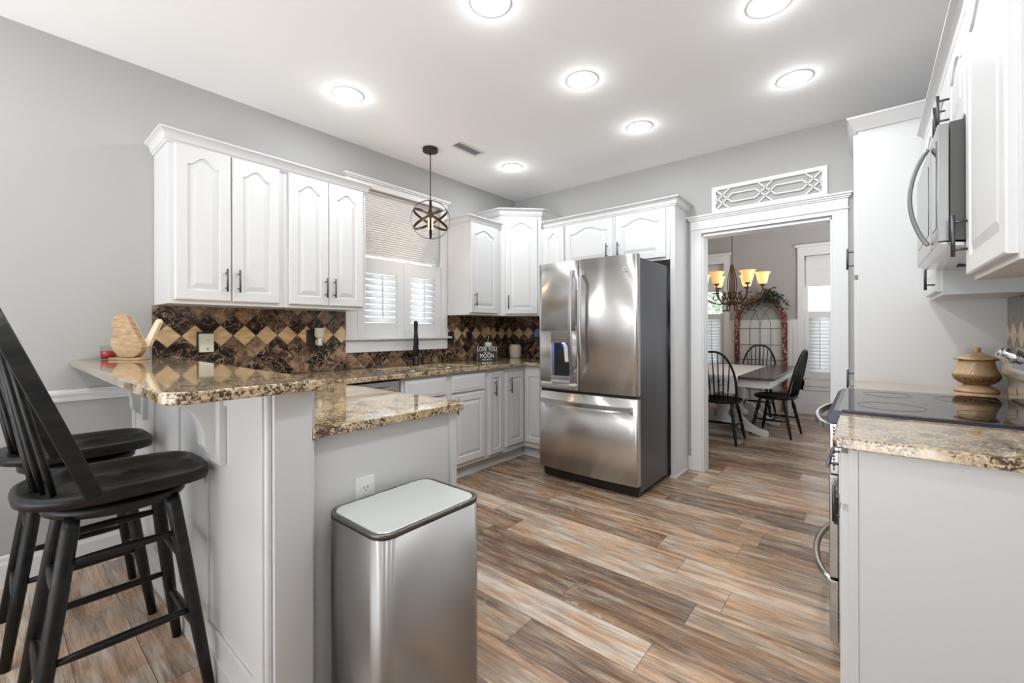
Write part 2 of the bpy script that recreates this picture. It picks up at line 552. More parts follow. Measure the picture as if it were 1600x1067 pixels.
fbox(m, FW, WY1, WY1 + 0.073, 0.0, 0.02, 1.166, 2.40)
fbox(m, FW, WY0 - 0.097, WY1 + 0.075, 0.0, 0.022, 2.40, 2.448)
fbox(m, FW, WY0 - 0.103, WY1 + 0.09, 0.0, 0.034, 2.448, 2.460)
fbox(m, FW, WY0 - 0.110, WY1 + 0.105, 0.0, 0.044, 2.460, 2.477)
fbox(m, FW, WY0 - 0.095, WY1 + 0.073, 0.0, 0.018, 1.046, 1.146)
make('window_frame', m, M_TRIM, win, 0.002)
make('window_sill', fbox(MB(), FW, WY0 - 0.11, WY1 + 0.112, -0.05, 0.045, 1.146, 1.165), M_TRIM, win, 0.004)

def crown(path, prof):
    """sweep (out, z) profile along an XY polyline; outward is to the right of travel"""
    P = [Vector((x, y)) for x, y in path]
    n = len(P)
    dirs = [(P[i + 1] - P[i]).normalized() for i in range(n - 1)]
    nor = [Vector((d.y, -d.x)) for d in dirs]
    rings = []
    for i in range(n):
        if i == 0: off = nor[0]
        elif i == n - 1: off = nor[-1]
        else:
            b = (nor[i - 1] + nor[i]).normalized()
            off = b / max(0.2, b.dot(nor[i]))
        rings.append([(P[i].x + off.x * o, P[i].y + off.y * o, z) for o, z in prof])
    return MB().rings(rings)
def crown_prof(z0, z1, out):
    h = z1 - z0
    pts = [(0.0, z0), (out * 0.18, z0), (out * 0.22, z0 + h * 0.16), (out * 0.34, z0 + h * 0.2), (out * 0.38, z0 + h * 0.34)]
    for i in range(1, 6):
        t = i / 6
        pts.append((out * (0.38 + 0.5 * (1 - math.cos(t * PI / 2))), z0 + h * (0.34 + 0.48 * math.sin(t * PI / 2))))
    pts += [(out * 0.92, z0 + h * 0.86), (out, z0 + h * 0.88), (out, z1), (0.0, z1)]
    return pts

# trims
def rail_prof(x, z0, z1):
    h = z1 - z0
    return [(0, z0), (x * .5, z0), (x * .6, z0 + h * .18), (x * .42, z0 + h * .25), (x * .55, z0 + h * .4), (x, z0 + h * .62), (x, z0 + h * .8), (x * .7, z0 + h * .86), (x * .7, z1), (0, z1)]
struct('trim_chair_rail', crown([(0.0, 0.484), (0.0, YN)][::-1], rail_prof(0.026, 0.862, 0.922)), M_TRIM)
struct('baseboard_left', crown([(0.0, YN), (0.0, 0.484)], [(0, 0), (0.016, 0), (0.016, 0.11), (0.010, 0.125), (0.010, 0.142), (0.004, 0.152), (0, 0.152)]), M_TRIM)

# cased opening between kitchen and dining room
m = MB()
m.box(1.994, 2.085, YB - 0.016, YB, 0, 2.05).box(2.985, 3.078, YB - 0.016, YB, 0, 2.05)
m.box(1.994, 3.078, YB - 0.016, YB, 2.05, 2.082)
m.box(1.988, 3.084, YB - 0.024, YB, 2.082, 2.092)
m.box(1.994, 3.078, YB - 0.018, YB, 2.092, 2.160)
m.box(1.985, 3.087, YB - 0.026, YB, 2.160, 2.172).box(1.976, 3.096, YB - 0.034, YB, 2.172, 2.186).box(1.966, 3.104, YB - 0.044, YB, 2.186, 2.200)
m.box(2.083, 2.098, YB - 0.006, YB + 0.126, 0, 2.035).box(2.973, 2.988, YB - 0.006, YB + 0.126, 0, 2.035).box(2.083, 2.988, YB - 0.006, YB + 0.126, 2.02, 2.036)
struct('trim_doorway', m, M_TRIM, None, 0.002)
struct('baseboard_back', MB().box(1.968, 1.993, YB - 0.014, YB, 0, 0.12).box(3.079, 3.118, YB - 0.014, YB, 0, 0.12), M_TRIM, None, 0.002)

# backsplash tiles
struct('wall_backsplash_left', MB().box(0, 0.008, 0.586, 1.774, 0.917, 1.3715).box(0, 0.008, 1.774, 2.836, 0.917, 1.046).box(0, 0.008, 2.836, YB, 0.917, 1.369), M_TILE_W)
struct('wall_backsplash_back', MB().box(0.009, 1.02, YB - 0.008, YB, 0.917, 1.369), M_TILE_B)
struct('wall_backsplash_right', MB().box(XR - 0.008, XR, 1.30, 3.268, 0.917, 1.375), M_TILE_R)

# bar knee wall
m = MB()
m.box(0.0, 1.83, 0.505, 0.628, 0, 0.883).box(0.0, 1.83, 0.505, 0.652, 0.9155, 1.039)
m.box(0.0, 1.83, 0.505, 0.628, 0.883, 0.9155)
struct('wall_bar', m, M_CAB)
m = MB()
m.box(0.0, 1.828, 0.490, 0.505, 0, 0.085)                       # base board
m.box(0.0, 1.828, 0.496, 0.505, 0.085, 0.165).box(0.0, 1.828, 0.497, 0.505, 0.97, 1.039)
for x in (0.0, 0.44, 0.88, 1.26, 1.758):
    m.box(x, x + 0.07, 0.497, 0.505, 0.165, 0.97)
m.box(1.83, 1.858, 0.520, 0.632, 0, 1.039)                       # end board
m.tube([(1.834, 0.512, 0.0), (1.834, 0.512, 1.039)], 0.010, 12)
m.tube([(1.848, 0.634, 0.0), (1.848, 0.634, 0.882)], 0.007, 10)
struct('trim_bar', m, M_CAB, None, 0.0015)

# ------------------------------------------------------------------ cabinets
def door_mb(fn, a0, a1, z0, z1, t=0.02, arch=0.0, stile=0.055, flat=False):
    """raised-panel door in the plane fn(a, b, z); b from 0 to t"""
    N = 40
    w_ = a1 - a0; h = z1 - z0
    def loop(ins, b, top_arch):
        pts = [(a0 + ins, z0 + ins), (a1 - ins, z0 + ins)]
        xs0, xs1 = a1 - ins, a0 + ins
        for i in range(N + 1):
            s = i / N
            a = xs0 + (xs1 - xs0) * s
            q = 2 * s - 1
            base = z1 - ins
            if top_arch:
                k = abs(q)
                base -= arch * (1 - (0.5 + 0.5 * math.cos(PI * min(1, k / 0.88))) ** 0.8)
            pts.append((a, base))
        return [fn(a, b, z) for a, z in pts]
    R = [loop(0, 0, False), loop(0, t - 0.005, False), loop(0.003, t - 0.0012, False), loop(0.006, t, False)]
    if not flat:
        R += [loop(stile, t, True), loop(stile + 0.004, t - 0.0075, True), loop(stile + 0.012, t - 0.0075, True), loop(stile + 0.036, t - 0.0015, True), loop(stile + 0.038, t - 0.001, True)]
    else:
        R += [loop(0.018, t, False), loop(0.022, t + 0.003, False)]
    return MB().rings(R)
def pull_mb(fn, a, b, z0, z1, horiz=False, r=0.0055, stand=0.032):
    m = MB()
    if not horiz:
        m.tube([fn(a, b + stand, z0), fn(a, b + stand, z1)], r, 10)
        L = z1 - z0
        for z in (z0 + L * 0.17, z1 - L * 0.17):
            m.tube([fn(a, b, z), fn(a, b + stand, z)], r * 0.75, 8)
    else:
        # a is a (a0, a1) pair, z0 the height
        m.tube([fn(a[0], b + stand, z0), fn(a[1], b + stand, z0)], r, 10)
        L = a[1] - a[0]
        for q in (a[0] + L * 0.17, a[1] - L * 0.17):
            m.tube([fn(q, b, z0), fn(q, b + stand, z0)], r * 0.75, 8)
    return m
def add_door(root, fn, a0, a1, z0, z1, b0, arch=0.045, hz=None, ha=None, stile=0.055, name='door', flat=False):
    g = lambda a, b, z: fn(a, b0 + b, z)
    d = make(name, door_mb(g, a0, a1, z0, z1, 0.02, arch, stile, flat), M_CAB, root)
    if ha is not None:
        make('handle', pull_mb(fn, ha, b0 + 0.02, hz[0], hz[1]), M_GUN, d, label='dark metal bar pull')
    return d
def face_frame(m, fn, a0, a1, z0, z1, d, back=0.002):
    return fbox(m, fn, a0, a1, back, d, z0, z1)

UZ = 1.372
# window-wall uppers beside the window, over the bar
def upper(name_label, a0, a1, doors, z1=2.25, fn=FW, d=0.313, z0=UZ):
    r = thing('wall_cabinet', name_label, 'cabinet', fn((a0 + a1) / 2, d / 2, z0), 'white wall cabinets')
    make('cabinet_body', face_frame(MB(), fn, a0, a1, z0, z1, d), M_CAB, r, 0.0015)
    for (p0, p1, q0, q1, ha, hz) in doors:
        add_door(r, fn, p0, p1, q0, q1, d, 0.045, hz, ha)
    return r
upper('white two-door wall cabinet over the bar, its bare side towards the grey wall', 0.597, 1.1815,
      [(0.623, 0.886, 1.394, 2.237, 0.858, (1.447, 1.578)), (0.893, 1.155, 1.394, 2.237, 0.922, (1.447, 1.578))])
upper('white two-door wall cabinet between the bar-end cabinet and the window', 1.1825, 1.767,
      [(1.213, 1.475, 1.394, 2.237, 1.448, (1.447, 1.578)), (1.479, 1.739, 1.394, 2.237, 1.508, (1.447, 1.578))])
tag(make('crown_molding', crown([(0.0, 0.597), (0.313, 0.597), (0.313, 1.767), (0.0, 1.767)], crown_prof(2.236, 2.300, 0.044)), M_CAB),
    'white crown molding capping the pair of cabinets over the bar', 'molding', 'cabinet crown moldings')
upper('white single-door wall cabinet between the window and the tall corner cabinet', 2.838, 3.286,
      [(2.848, 3.225, 1.390, 2.237, 2.895, (1.447, 1.578))], z0=1.37)
tag(make('crown_molding', crown([(0.0, 2.838), (0.313, 2.838), (0.313, 3.280)], crown_prof(2.236, 2.300, 0.044)), M_CAB),
    'white crown molding capping the single cabinet beside the window, below the corner crown', 'molding', 'cabinet crown moldings')
# diagonal corner cabinet
A = Vector((0.313, 3.288, 0)); Bc = Vector((0.61, 3.585, 0))
r = thing('corner_cabinet', 'taller white corner wall cabinet set diagonally beside the refrigerator', 'cabinet', (0.25, 3.65, 1.37), 'white wall cabinets')
poly = [(0.002, 3.288), (0.313, 3.288), (0.61, 3.585), (0.61, 3.896), (0.002, 3.896)]
make('cabinet_body', MB().prism(poly, lambda a, b, h: (a, b, h), 1.37, 2.3875), M_CAB, r)
FC = frame(A, Bc - A, Vector((1, -1, 0)))
add_door(r, FC, 0.045, 0.375, 1.388, 2.365, 0.0, 0.045, (1.440, 1.575), 0.078)
tag(make('crown_molding', crown([(0.0, 3.288), (0.313, 3.288), (0.61, 3.585), (0.61, 3.896)], crown_prof(2.388, 2.455, 0.046)), M_CAB),
    'white crown molding wrapping the tall diagonal corner cabinet', 'molding', 'cabinet crown moldings')
# back wall uppers
BD = YB - 3.572
r = upper('narrow white wall cabinet between the corner cabinet and the refrigerator cabinet', 0.655, 0.909, [(0.658, 0.898, 1.394, 2.237, None, None)], fn=FB, d=BD)
make('filler', fbox(MB(), FB, 0.612, 0.655, 0.002, BD - 0.004, UZ, 2.25), M_CAB, r)
r = upper('wide white two-door cabinet above the refrigerator', 0.911, 1.925, [(0.918, 1.414, 1.826, 2.237, 1.368, (1.872, 2.000)), (1.446, 1.894, 1.826, 2.237, 1.478, (1.872, 2.000))], fn=FB, d=BD, z0=1.805)
tag(make('refrigerator_gable', MB().box(1.9265, 1.966, 3.572, YB - 0.001, 0, 2.25).box(1.92, 1.974, 3.562, YB - 0.016, 0, 0.018), M_CAB, None, 0.002),
    'tall white side panel standing between the refrigerator and the doorway', 'panel')
tag(make('crown_molding', crown([(0.657, 3.572), (1.966, 3.572), (1.966, 3.896)], crown_prof(2.248, 2.314, 0.046)), M_CAB),
    'long white crown molding running above the refrigerator cabinets', 'molding', 'cabinet crown moldings')

# base cabinets along the window wall
def base_root(label, c): return thing('base_cabinet', label, 'cabinet', c, 'white base cabinets')
def toe(r, fn, a0, a1, dep):
    m = MB()
    fbox(m, fn, a0, a1, 0.01, dep, 0.0, 0.098)
    make('toe_kick', m, M_CAB, r)
    q = MB()
    q.prism([(dep, 0), (dep + 0.016, 0), (dep + 0.013, 0.010), (dep + 0.007, 0.016), (dep, 0.018)], lambda b, z, h: fn(h, b, z), a0, a1)
    make('shoe_molding', q, M_CAB, r)
r = base_root('white sink base cabinet with two false drawer fronts, beside the dishwasher', (0.3, 2.3, 0))
m = MB(); fbox(m, FW, 1.862, 2.752, 0.002, 0.61, 0.10, 0.70); fbox(m, FW, 1.862, 2.752, 0.575, 0.61, 0.70, 0.883)
fbox(m, FW, 1.862, 1.88, 0.002, 0.575, 0.70, 0.883); fbox(m, FW, 2.734, 2.752, 0.002, 0.575, 0.70, 0.883)
make('cabinet_body', m, M_CAB, r, 0.0015)
toe(r, FW, 1.862, 2.752, 0.55)
for (a0, a1, ha) in ((1.885, 2.275, 2.24), (2.335, 2.722, 2.372)):
    add_door(r, FW, a0, a1, 0.718, 0.860, 0.61, name='drawer_front', flat=True)
    add_door(r, FW, a0, a1, 0.135, 0.700, 0.61, 0.0, (0.545, 0.672), ha)
r = base_root('narrow white base cabinet with a tall slim door beside the sink base', (0.3, 2.86, 0))
make('cabinet_body', fbox(MB(), FW, 2.754, 2.974, 0.002, 0.61, 0.10, 0.883), M_CAB, r, 0.0015)
toe(r, FW, 2.754, 2.974, 0.55)
add_door(r, FW, 2.776, 2.962, 0.125, 0.848, 0.61, 0.0, (0.645, 0.785), 2.835, 0.045)
r = base_root('white corner base cabinet with two doors meeting at the inside corner', (0.3, 3.55, 0))
m = MB(); fbox(m, FW, 2.976, 3.896, 0.002, 0.61, 0.10, 0.883); m.box(0.61, 1.00, 3.288, 3.896, 0.10, 0.883)
make('cabinet_body', m, M_CAB, r, 0.0015)
m = MB(); m.box(0.01, 0.55, 2.976, 3.89, 0, 0.098); m.box(0.55, 1.0, 3.348, 3.89, 0, 0.098)
make('toe_kick', m, M_CAB, r)
make('shoe_molding', crown([(0.55, 2.976), (0.55, 3.348), (1.0, 3.348)], [(0, 0), (0.016, 0), (0.013, 0.010), (0.007, 0.016), (0, 0.018)]), M_CAB, r)
FB2 = lambda a, b, z: (a, 3.288 - b, z)
add_door(r, FW, 3.005, 3.266, 0.150, 0.832, 0.61, 0.0, (0.645, 0.785), 3.048, 0.05)
add_door(r, FB2, 0.632, 0.985, 0.150, 0.832, 0.0, 0.0, None, None, 0.05)
# dishwasher
r = thing('dishwasher', 'stainless steel dishwasher under the granite counter, beside the peninsula', 'dishwasher', (0.3, 1.56, 0))
make('tub', MB().box(0.02, 0.57, 1.262, 1.858, 0.10, 0.870), M_SLOT, r)
make('door', MB().box(0.57, 0.605, 1.264, 1.856, 0.115, 0.868), M_STEELR, r, 0.004)
m = MB().box(0.636, 0.652, 1.32, 1.80, 0.800, 0.830).box(0.605, 0.638, 1.34, 1.36, 0.805, 0.825).box(0.605, 0.638, 1.76, 1.78, 0.805, 0.825)
make('handle', m, M_STEELR, r, 0.003)
make('toe_kick', MB().box(0.02, 0.53, 1.264, 1.856, 0, 0.10), M_SLOT, r)

# peninsula cabinet and counters
r = thing('peninsula_cabinet', 'white peninsula cabinet with a plain end panel and an outlet, behind the bin', 'cabinet', (1.2, 0.95, 0), 'white base cabinets')
make('cabinet_body', MB().box(0.66, 1.812, 0.630, 1.232, 0.10, 0.882), M_CAB, r)
make('end_panel', MB().box(1.813, 1.828, 0.642, 1.222, 0.0, 0.882).box(1.813, 1.836, 1.222, 1.258, 0, 0.882), M_CAB, r, 0.0015)
make('toe_kick', MB().box(0.66, 1.81, 0.630, 1.17, 0.0, 0.098), M_CAB, r)
FP = lambda a, b, z: (a, 1.232 + b, z)
for k in range(3):
    add_door(r, FP, 0.72 + k * 0.365, 1.065 + k * 0.365, 0.13, 0.86, 0.0, 0.0)

def plate(xs, ys, keep, z0, z1):
    m = MB()
    nx, ny = len(xs) - 1, len(ys) - 1
    K = {(i, j) for i in range(nx) for j in range(ny) if keep((xs[i] + xs[i + 1]) / 2, (ys[j] + ys[j + 1]) / 2)}
    for (i, j) in K:
        x0, x1, y0, y1 = xs[i], xs[i + 1], ys[j], ys[j + 1]
        m.add([(x0, y0, z1), (x1, y0, z1), (x1, y1, z1), (x0, y1, z1)], [(0, 1, 2, 3)])
        m.add([(x0, y0, z0), (x1, y0, z0), (x1, y1, z0), (x0, y1, z0)], [(3, 2, 1, 0)])
        for (di, dj, a, b) in ((-1, 0, (x0, y1), (x0, y0)), (1, 0, (x1, y0), (x1, y1)), (0, -1, (x0, y0), (x1, y0)), (0, 1, (x1, y1), (x0, y1))):
            if (i + di, j + dj) not in K:
                m.add([(*a, z0), (*b, z0), (*b, z1), (*a, z1)], [(0, 1, 2, 3)])
    return m
SX0, SX1, SYA, SYM0, SYM1, SYB = 0.17, 0.545, 1.93, 2.30, 2.33, 2.70
def keep(x, y):
    ok = (x < 0.65 and y < 3.89) or (x < 1.86 and y < 1.293) or (x < 1.02 and y > 3.25)
    if SX0 < x < SX1 and (SYA < y < SYM0 or SYM1 < y < SYB): ok = False
    if x > 1.83 and y > 1.263: ok = False
    return ok
ct = plate([0.0085, SX0, SX1, 0.65, 1.02, 1.83, 1.86], [0.634, 1.263, 1.293, SYA, SYM0, SYM1, SYB, 3.25, 3.889], keep, 0.8835, 0.915)
# rounded outer corner of the peninsula
pts = [(1.83 + 0.03 * math.cos(t * PI / 20), 1.263 + 0.03 * math.sin(t * PI / 20)) for t in range(0, 11)]
ct.prism([(1.83, 1.263)] + pts, lambda a, b, h: (a, b, h), 0.8835, 0.915)
tag(make('granite_countertop', ct, M_GRAN, None, 0.004, 3), 'speckled tan granite countertop running round the sink corner and peninsula', 'countertop', 'granite slabs')
def rrect(x0, x1, y0, y1, rs, n=8):
    """rs: radius at (x0,y0),(x1,y0),(x1,y1),(x0,y1)"""
    out = []
    for (cx, cy, r_, a0) in ((x0, y0, rs[0], PI), (x1, y0, rs[1], -PI / 2), (x1, y1, rs[2], 0), (x0, y1, rs[3], PI / 2)):
        if r_ <= 0: out.append((cx, cy)); continue
        ox = cx + (r_ if cx == x0 else -r_); oy = cy + (r_ if cy == y0 else -r_)
        for k in range(n + 1):
            t = a0 + PI / 2 * k / n
            out.append((ox + r_ * math.cos(t), oy + r_ * math.sin(t)))
    return out
tag(make('granite_bar_top', MB().prism(rrect(0.0015, 1.905, 0.257, 0.657, (0, 0.06, 0.02, 0)), lambda a, b, h: (a, b, h), 1.0405, 1.0725), M_GRAN, None, 0.006, 3),
    'raised granite bar top overhanging the stools, with the wooden bird on it', 'countertop', 'granite slabs')

# sink bowls
r = thing('sink', 'double-bowl stainless undermount sink below the window', 'sink', (0.36, 2.315, 0.72))
for y0, y1 in ((SYA - 0.006, SYM0 + 0.006), (SYM1 - 0.006, SYB + 0.006)):
    o = rrect(SX0 - 0.006, SX1 + 0.006, y0, y1, (0.05,) * 4); i_ = rrect(SX0 + 0.01, SX1 - 0.01, y0 + 0.016, y1 - 0.016, (0.06,) * 4)
    R = [[(a, b, 0.882) for a, b in rrect(SX0 - 0.01, SX1 + 0.01, y0 - 0.004, y1 + 0.004, (0.05,) * 4)], [(a, b, 0.882) for a, b in o], [(a, b, 0.73) for a, b in i_], [(a, b, 0.715) for a, b in rrect(SX0 + 0.04, SX1 - 0.04, y0 + 0.05, y1 - 0.05, (0.05,) * 4)]]
    make('bowl', MB().rings(R, cap0=False), M_STEELR, r)

# corbels under the bar
def corbel(x, label):
    r = thing('corbel', label, 'bracket', (x, 0.5, 0.77), 'bar brackets')
    pr_ = [(0.4965, 1.039), (0.30, 1.039), (0.30, 1.015), (0.345, 0.998), (0.385, 0.980), (0.418, 0.950), (0.440, 0.915), (0.450, 0.875), (0.4505, 0.835), (0.462, 0.812), (0.480, 0.797), (0.4965, 0.792)]
    make('bracket_arm', MB().prism(pr_, lambda a, b, h: (h, a, b), x - 0.035, x + 0.035), M_CAB, r, 0.003)
    make('mounting_plate', MB().box(x - 0.075, x + 0.075, 0.484, 0.5045, 0.770, 1.039), M_CAB, r, 0.002)
corbel(1.433, 'white curved corbel under the bar top near its open end')
corbel(0.275, 'white curved corbel under the bar top close to the grey wall')

# ------------------------------------------------------------------ range wall
RZ = 1.376; RF = XR - 3.445
r = upper('large white wall cabinet nearest the camera, in front of the microwave', 1.45, 1.983, [(1.468, 1.978, 1.392, 2.237, 1.945, (1.450, 1.582))], fn=FR, d=RF, z0=RZ)
r = upper('white two-door cabinet above the microwave', 1.987, 2.744, [(2.002, 2.362, 1.915, 2.237, 2.325, (2.00, 2.118)), (2.370, 2.730, 1.915, 2.237, 2.440, (2.00, 2.118))], fn=FR, d=RF, z0=1.900)
r = upper('white wall cabinet beyond the microwave, against the pantry', 2.748, 3.266, [(2.770, 3.245, 1.394, 2.237, 2.805, (1.405, 1.540))], fn=FR, d=RF, z0=RZ)
tag(make('crown_molding', crown([(3.445, 3.268), (3.445, 1.45), (XR, 1.45)], crown_prof(2.236, 2.300, 0.050)), M_CAB),
    'white crown molding running above the microwave cabinets up to the pantry', 'molding', 'cabinet crown moldings')
r = thing('pantry_cabinet', 'tall white pantry cabinet beside the doorway, behind the range', 'cabinet', (3.44, 3.58, 0))
make('cabinet_body', MB().box(3.14, XR - 0.001, 3.272, YB - 0.001, 0.0, 2.3915), M_CAB, r, 0.0015)
FPn = lambda a, b, z: (3.14 - b, a, z)
add_door(r, FPn, 3.278, 3.885, 1.545, 2.375, 0.0, 0.045, (1.585, 1.712), 3.33)
add_door(r, FPn, 3.278, 3.885, 0.12, 1.515, 0.0, 0.0, (0.848, 0.976), 3.33)
tag(make('crown_molding', crown([(3.14, YB - 0.001), (3.14, 3.272), (XR, 3.272)], [(0, 2.392), (0.008, 2.392), (0.012, 2.40), (0.046, 2.455), (0.050, 2.458), (0.050, 2.467), (0, 2.467)]), M_CAB),
    'white crown molding capping the tall pantry beside the doorway', 'molding', 'cabinet crown moldings')
# base cabinets either side of the range
def range_base(y0, y1, label):
    r = base_root(label, (3.45, (y0 + y1) / 2, 0))
    fn = lambda a, b, z: (3.14 - b, a, z)
    make('cabinet_body', MB().box(3.163, XR - 0.001, y0 + 0.003, y1, 0.0, 0.883).box(3.14, 3.163, y0, y1, 0.10, 0.883), M_CAB, r, 0.0015)
    d = make('drawer', door_mb(lambda a, b, z: fn(a, b, z), y0 + 0.02, y1 - 0.02, 0.715, 0.862, 0.02, 0, 0.03, True), M_CAB, r)
    make('handle', pull_mb(fn, ((y0 + y1) / 2 - 0.13, (y0 + y1) / 2 + 0.13), 0.02, 0.80, None, True), M_GUN, d)
    d = make('door', door_mb(lambda a, b, z: fn(a, b, z), y0 + 0.02, y1 - 0.02, 0.125, 0.692, 0.02, 0), M_CAB, r)
    make('handle', pull_mb(fn, y1 - 0.05, 0.02, 0.53, 0.66), M_GUN, d)
range_base(1.556, 1.983, 'white base cabinet with a plain grey-lit side, nearest the camera beside the range')
range_base(2.757, 3.268, 'white base cabinet between the range and the pantry')
tag(make('granite_countertop', MB().prism(rrect(3.105, XR - 0.009, 1.530, 1.983, (0.012, 0, 0, 0)), lambda a, b, h: (a, b, h), 0.8835, 0.915), M_GRAN, None, 0.004, 3),
    'short granite countertop nearest the camera beside the range', 'countertop', 'granite slabs')
tag(make('granite_countertop', MB().box(3.105, XR - 0.009, 2.757, 3.270, 0.8835, 0.915), M_GRAN, None, 0.004, 3),
    'short granite countertop carrying the pottery jar, between range and pantry', 'countertop', 'granite slabs')
# ------------------------------------------------------------------ refrigerator
r = thing('refrigerator', 'stainless steel french door refrigerator with a blue-lit dispenser', 'refrigerator', (1.484, 3.25, 0))
make('cabinet_body', MB().box(1.056, 1.912, 2.992, 3.555, 0.035, 1.748), M_STEELDARK, r, 0.004)
make('base_grille', MB().box(1.07, 1.90, 2.985, 3.03, 0.012, 0.085), M_BLACK, r)
XC, HW = 1.484, 0.433
def yfront(x):
    return 2.930 - 0.016 * (1 - ((x - XC) / HW) ** 2)
def slab(x0, x1, z0, z1, rl, rr_, back=2.985, nseg=16):
    """bowed door piece; rl, rr_: rounding radius of the left / right vertical edge"""
    pts = []
    for i in range(nseg + 1):
        pts.append((x0 + (x1 - x0) * i / nseg, 0))
    xs = [x0] + [x0 + rl * k for k in (0.08, 0.3, 0.6, 1.0)] if rl else [x0]
    xs += [x0 + rl + (x1 - rr_ - x0 - rl) * i / nseg for i in range(1, nseg)]
    xs += ([x1 - rr_ * k for k in (1.0, 0.6, 0.3, 0.08)] + [x1]) if rr_ else [x1]
    out = []
    for x in xs:
        y = yfront(x)
        if rl and x < x0 + rl:
            d = (x0 + rl - x) / rl; y += rl * (1 - math.sqrt(max(0, 1 - d * d)))
        if rr_ and x > x1 - rr_:
            d = (x - x1 + rr_) / rr_; y += rr_ * (1 - math.sqrt(max(0, 1 - d * d)))
        out.append((x, y))
    poly = out + [(x1, back), (x0, back)]
    m = MB()
    n = len(out)
    m.add([(x, y, z0) for x, y in out] + [(x, y, z1) for x, y in out], [(i, i + 1, n + i + 1, n + i) for i in range(n - 1)], True)
    k = len(poly)
    m.add([(x, y, z0) for x, y in poly] + [(x, y, z1) for x, y in poly],
          [tuple(range(k - 1, -1, -1)), tuple(range(k, 2 * k))] + [(i, (i + 1) % k, k + (i + 1) % k, k + i) for i in range(n - 1, k)])
    return m
def join(*ms):
    o = MB()
    for q in ms:
        o.add(q.v, q.f); o.sm[-len(q.f):] = q.sm
    return o
DXA, DXB, DZA, DZB = 1.186, 1.366, 0.800, 1.216
ld = join(slab(1.051, 1.440, 0.745, DZA, 0.016, 0.004), slab(1.051, 1.440, DZB, 1.770, 0.016, 0.004),
          slab(1.051, DXA, DZA, DZB, 0.016, 0), slab(DXB, 1.440, DZA, DZB, 0, 0.004))
d = make('door', ld, M_STEEL, r)
disp = make('dispenser', MB().box(DXA, DXA + 0.004, 2.915, 2.984, DZA, DZB).box(DXB - 0.004, DXB, 2.915, 2.984, DZA, DZB).box(DXA, DXB, 2.978, 2.984, DZA, DZB).box(DXA, DXB, 2.912, 2.984, DZA, DZA + 0.055),
            mat('dispenser_grey_metal', (0.46, 0.46, 0.50), 0.38, 0.35), d)
cp = MB().box(DXA, DXB, 2.911, 2.984, 1.120, DZB)
make('control_panel', cp, M_STEELR, d, 0.002)
make('drip_tray', MB().box(DXA + 0.004, DXB - 0.004, 2.905, 2.975, DZA + 0.028, DZA + 0.056), M_STEELR, d, 0.002)
make('paddle', MB().prism([(1.296, 0.965), (1.332, 0.965), (1.332, 1.10), (1.296, 1.10)], lambda a, b, h: (a, h + (1.10 - b) * 0.14, b), 2.930, 2.938), M_WHITEPL, d, 0.003)
make('dispenser_lamp', MB().lathe([(0.001, 0.0), (0.012, 0.001), (0.012, 0.006), (0.001, 0.007)], (1.285, 2.945, 1.112), 16), M_BLUE, d)
ldt = bpy.data.lights.new('dispenser_light', 'POINT'); ldt.energy = 0.6; ldt.color = (0.25, 0.35, 1.0); ldt.shadow_soft_size = 0.012
lo = bpy.data.objects.new('dispenser_light', ldt); COL.objects.link(lo); lo.parent = d; lo.location = Vector((1.285, 2.945, 1.100)) - parent_loc(d)
m = MB()
for z in (1.145, 1.165, 1.185):
    for x in (1.205, 1.335):
        m.box(x, x + 0.014, 2.9100, 2.9108, z, z + 0.002)
make('button_marks', m, M_SLOT, d)
rd = make('door', slab(1.446, 1.917, 0.745, 1.770, 0.004, 0.016), M_STEEL, r)
fz = make('freezer_drawer', slab(1.051, 1.917, 0.095, 0.722, 0.016, 0.016), M_STEEL, r)
make('door_gasket', MB().box(1.062, 1.906, 2.955, 2.99, 0.10, 1.765), M_BLACK, r)
def vhandle(x):
    pts = []
    for i in range(17):
        t = i / 16
        z = 0.845 + (1.690 - 0.845) * t
        pts.append((x, 2.912 - 0.030 - 0.030 * math.sin(PI * t), z))
    m = MB().band(pts, (1, 0, 0), 0.026, 0.014, False)
    for z in (0.868, 1.667):
        m.box(x - 0.012, x + 0.012, 2.878, 2.925, z - 0.022, z + 0.022)
    return m
make('handle', vhandle(1.404), M_STEELR, d, 0.002)
make('handle', vhandle(1.484), M_STEELR, rd, 0.002)
pts = []
for i in range(25):
    t = i / 24
    x = 1.085 + (1.882 - 1.085) * t
    pts.append((x, yfront(x) - 0.030 - 0.018 * math.sin(PI * t), 0.648))
m = MB().band(pts, (0, 0, 1), 0.034, 0.016, False)
for x in (1.10, 1.868):
    m.box(x - 0.016, x + 0.016, yfront(x) - 0.030, yfront(x) + 0.01, 0.634, 0.662)
make('handle', m, M_STEELR, fz, 0.002)
em = MB()
ye = yfront(1.825)
em.prism([(1.826 + 0.017 * math.cos(2 * PI * k / 24), 1.664 + 0.017 * math.sin(2 * PI * k / 24)) for k in range(24)], lambda a, b, h: (a, h, b), ye - 0.003, ye + 0.001)
eb = make('emblem', em, M_CHROME, rd)
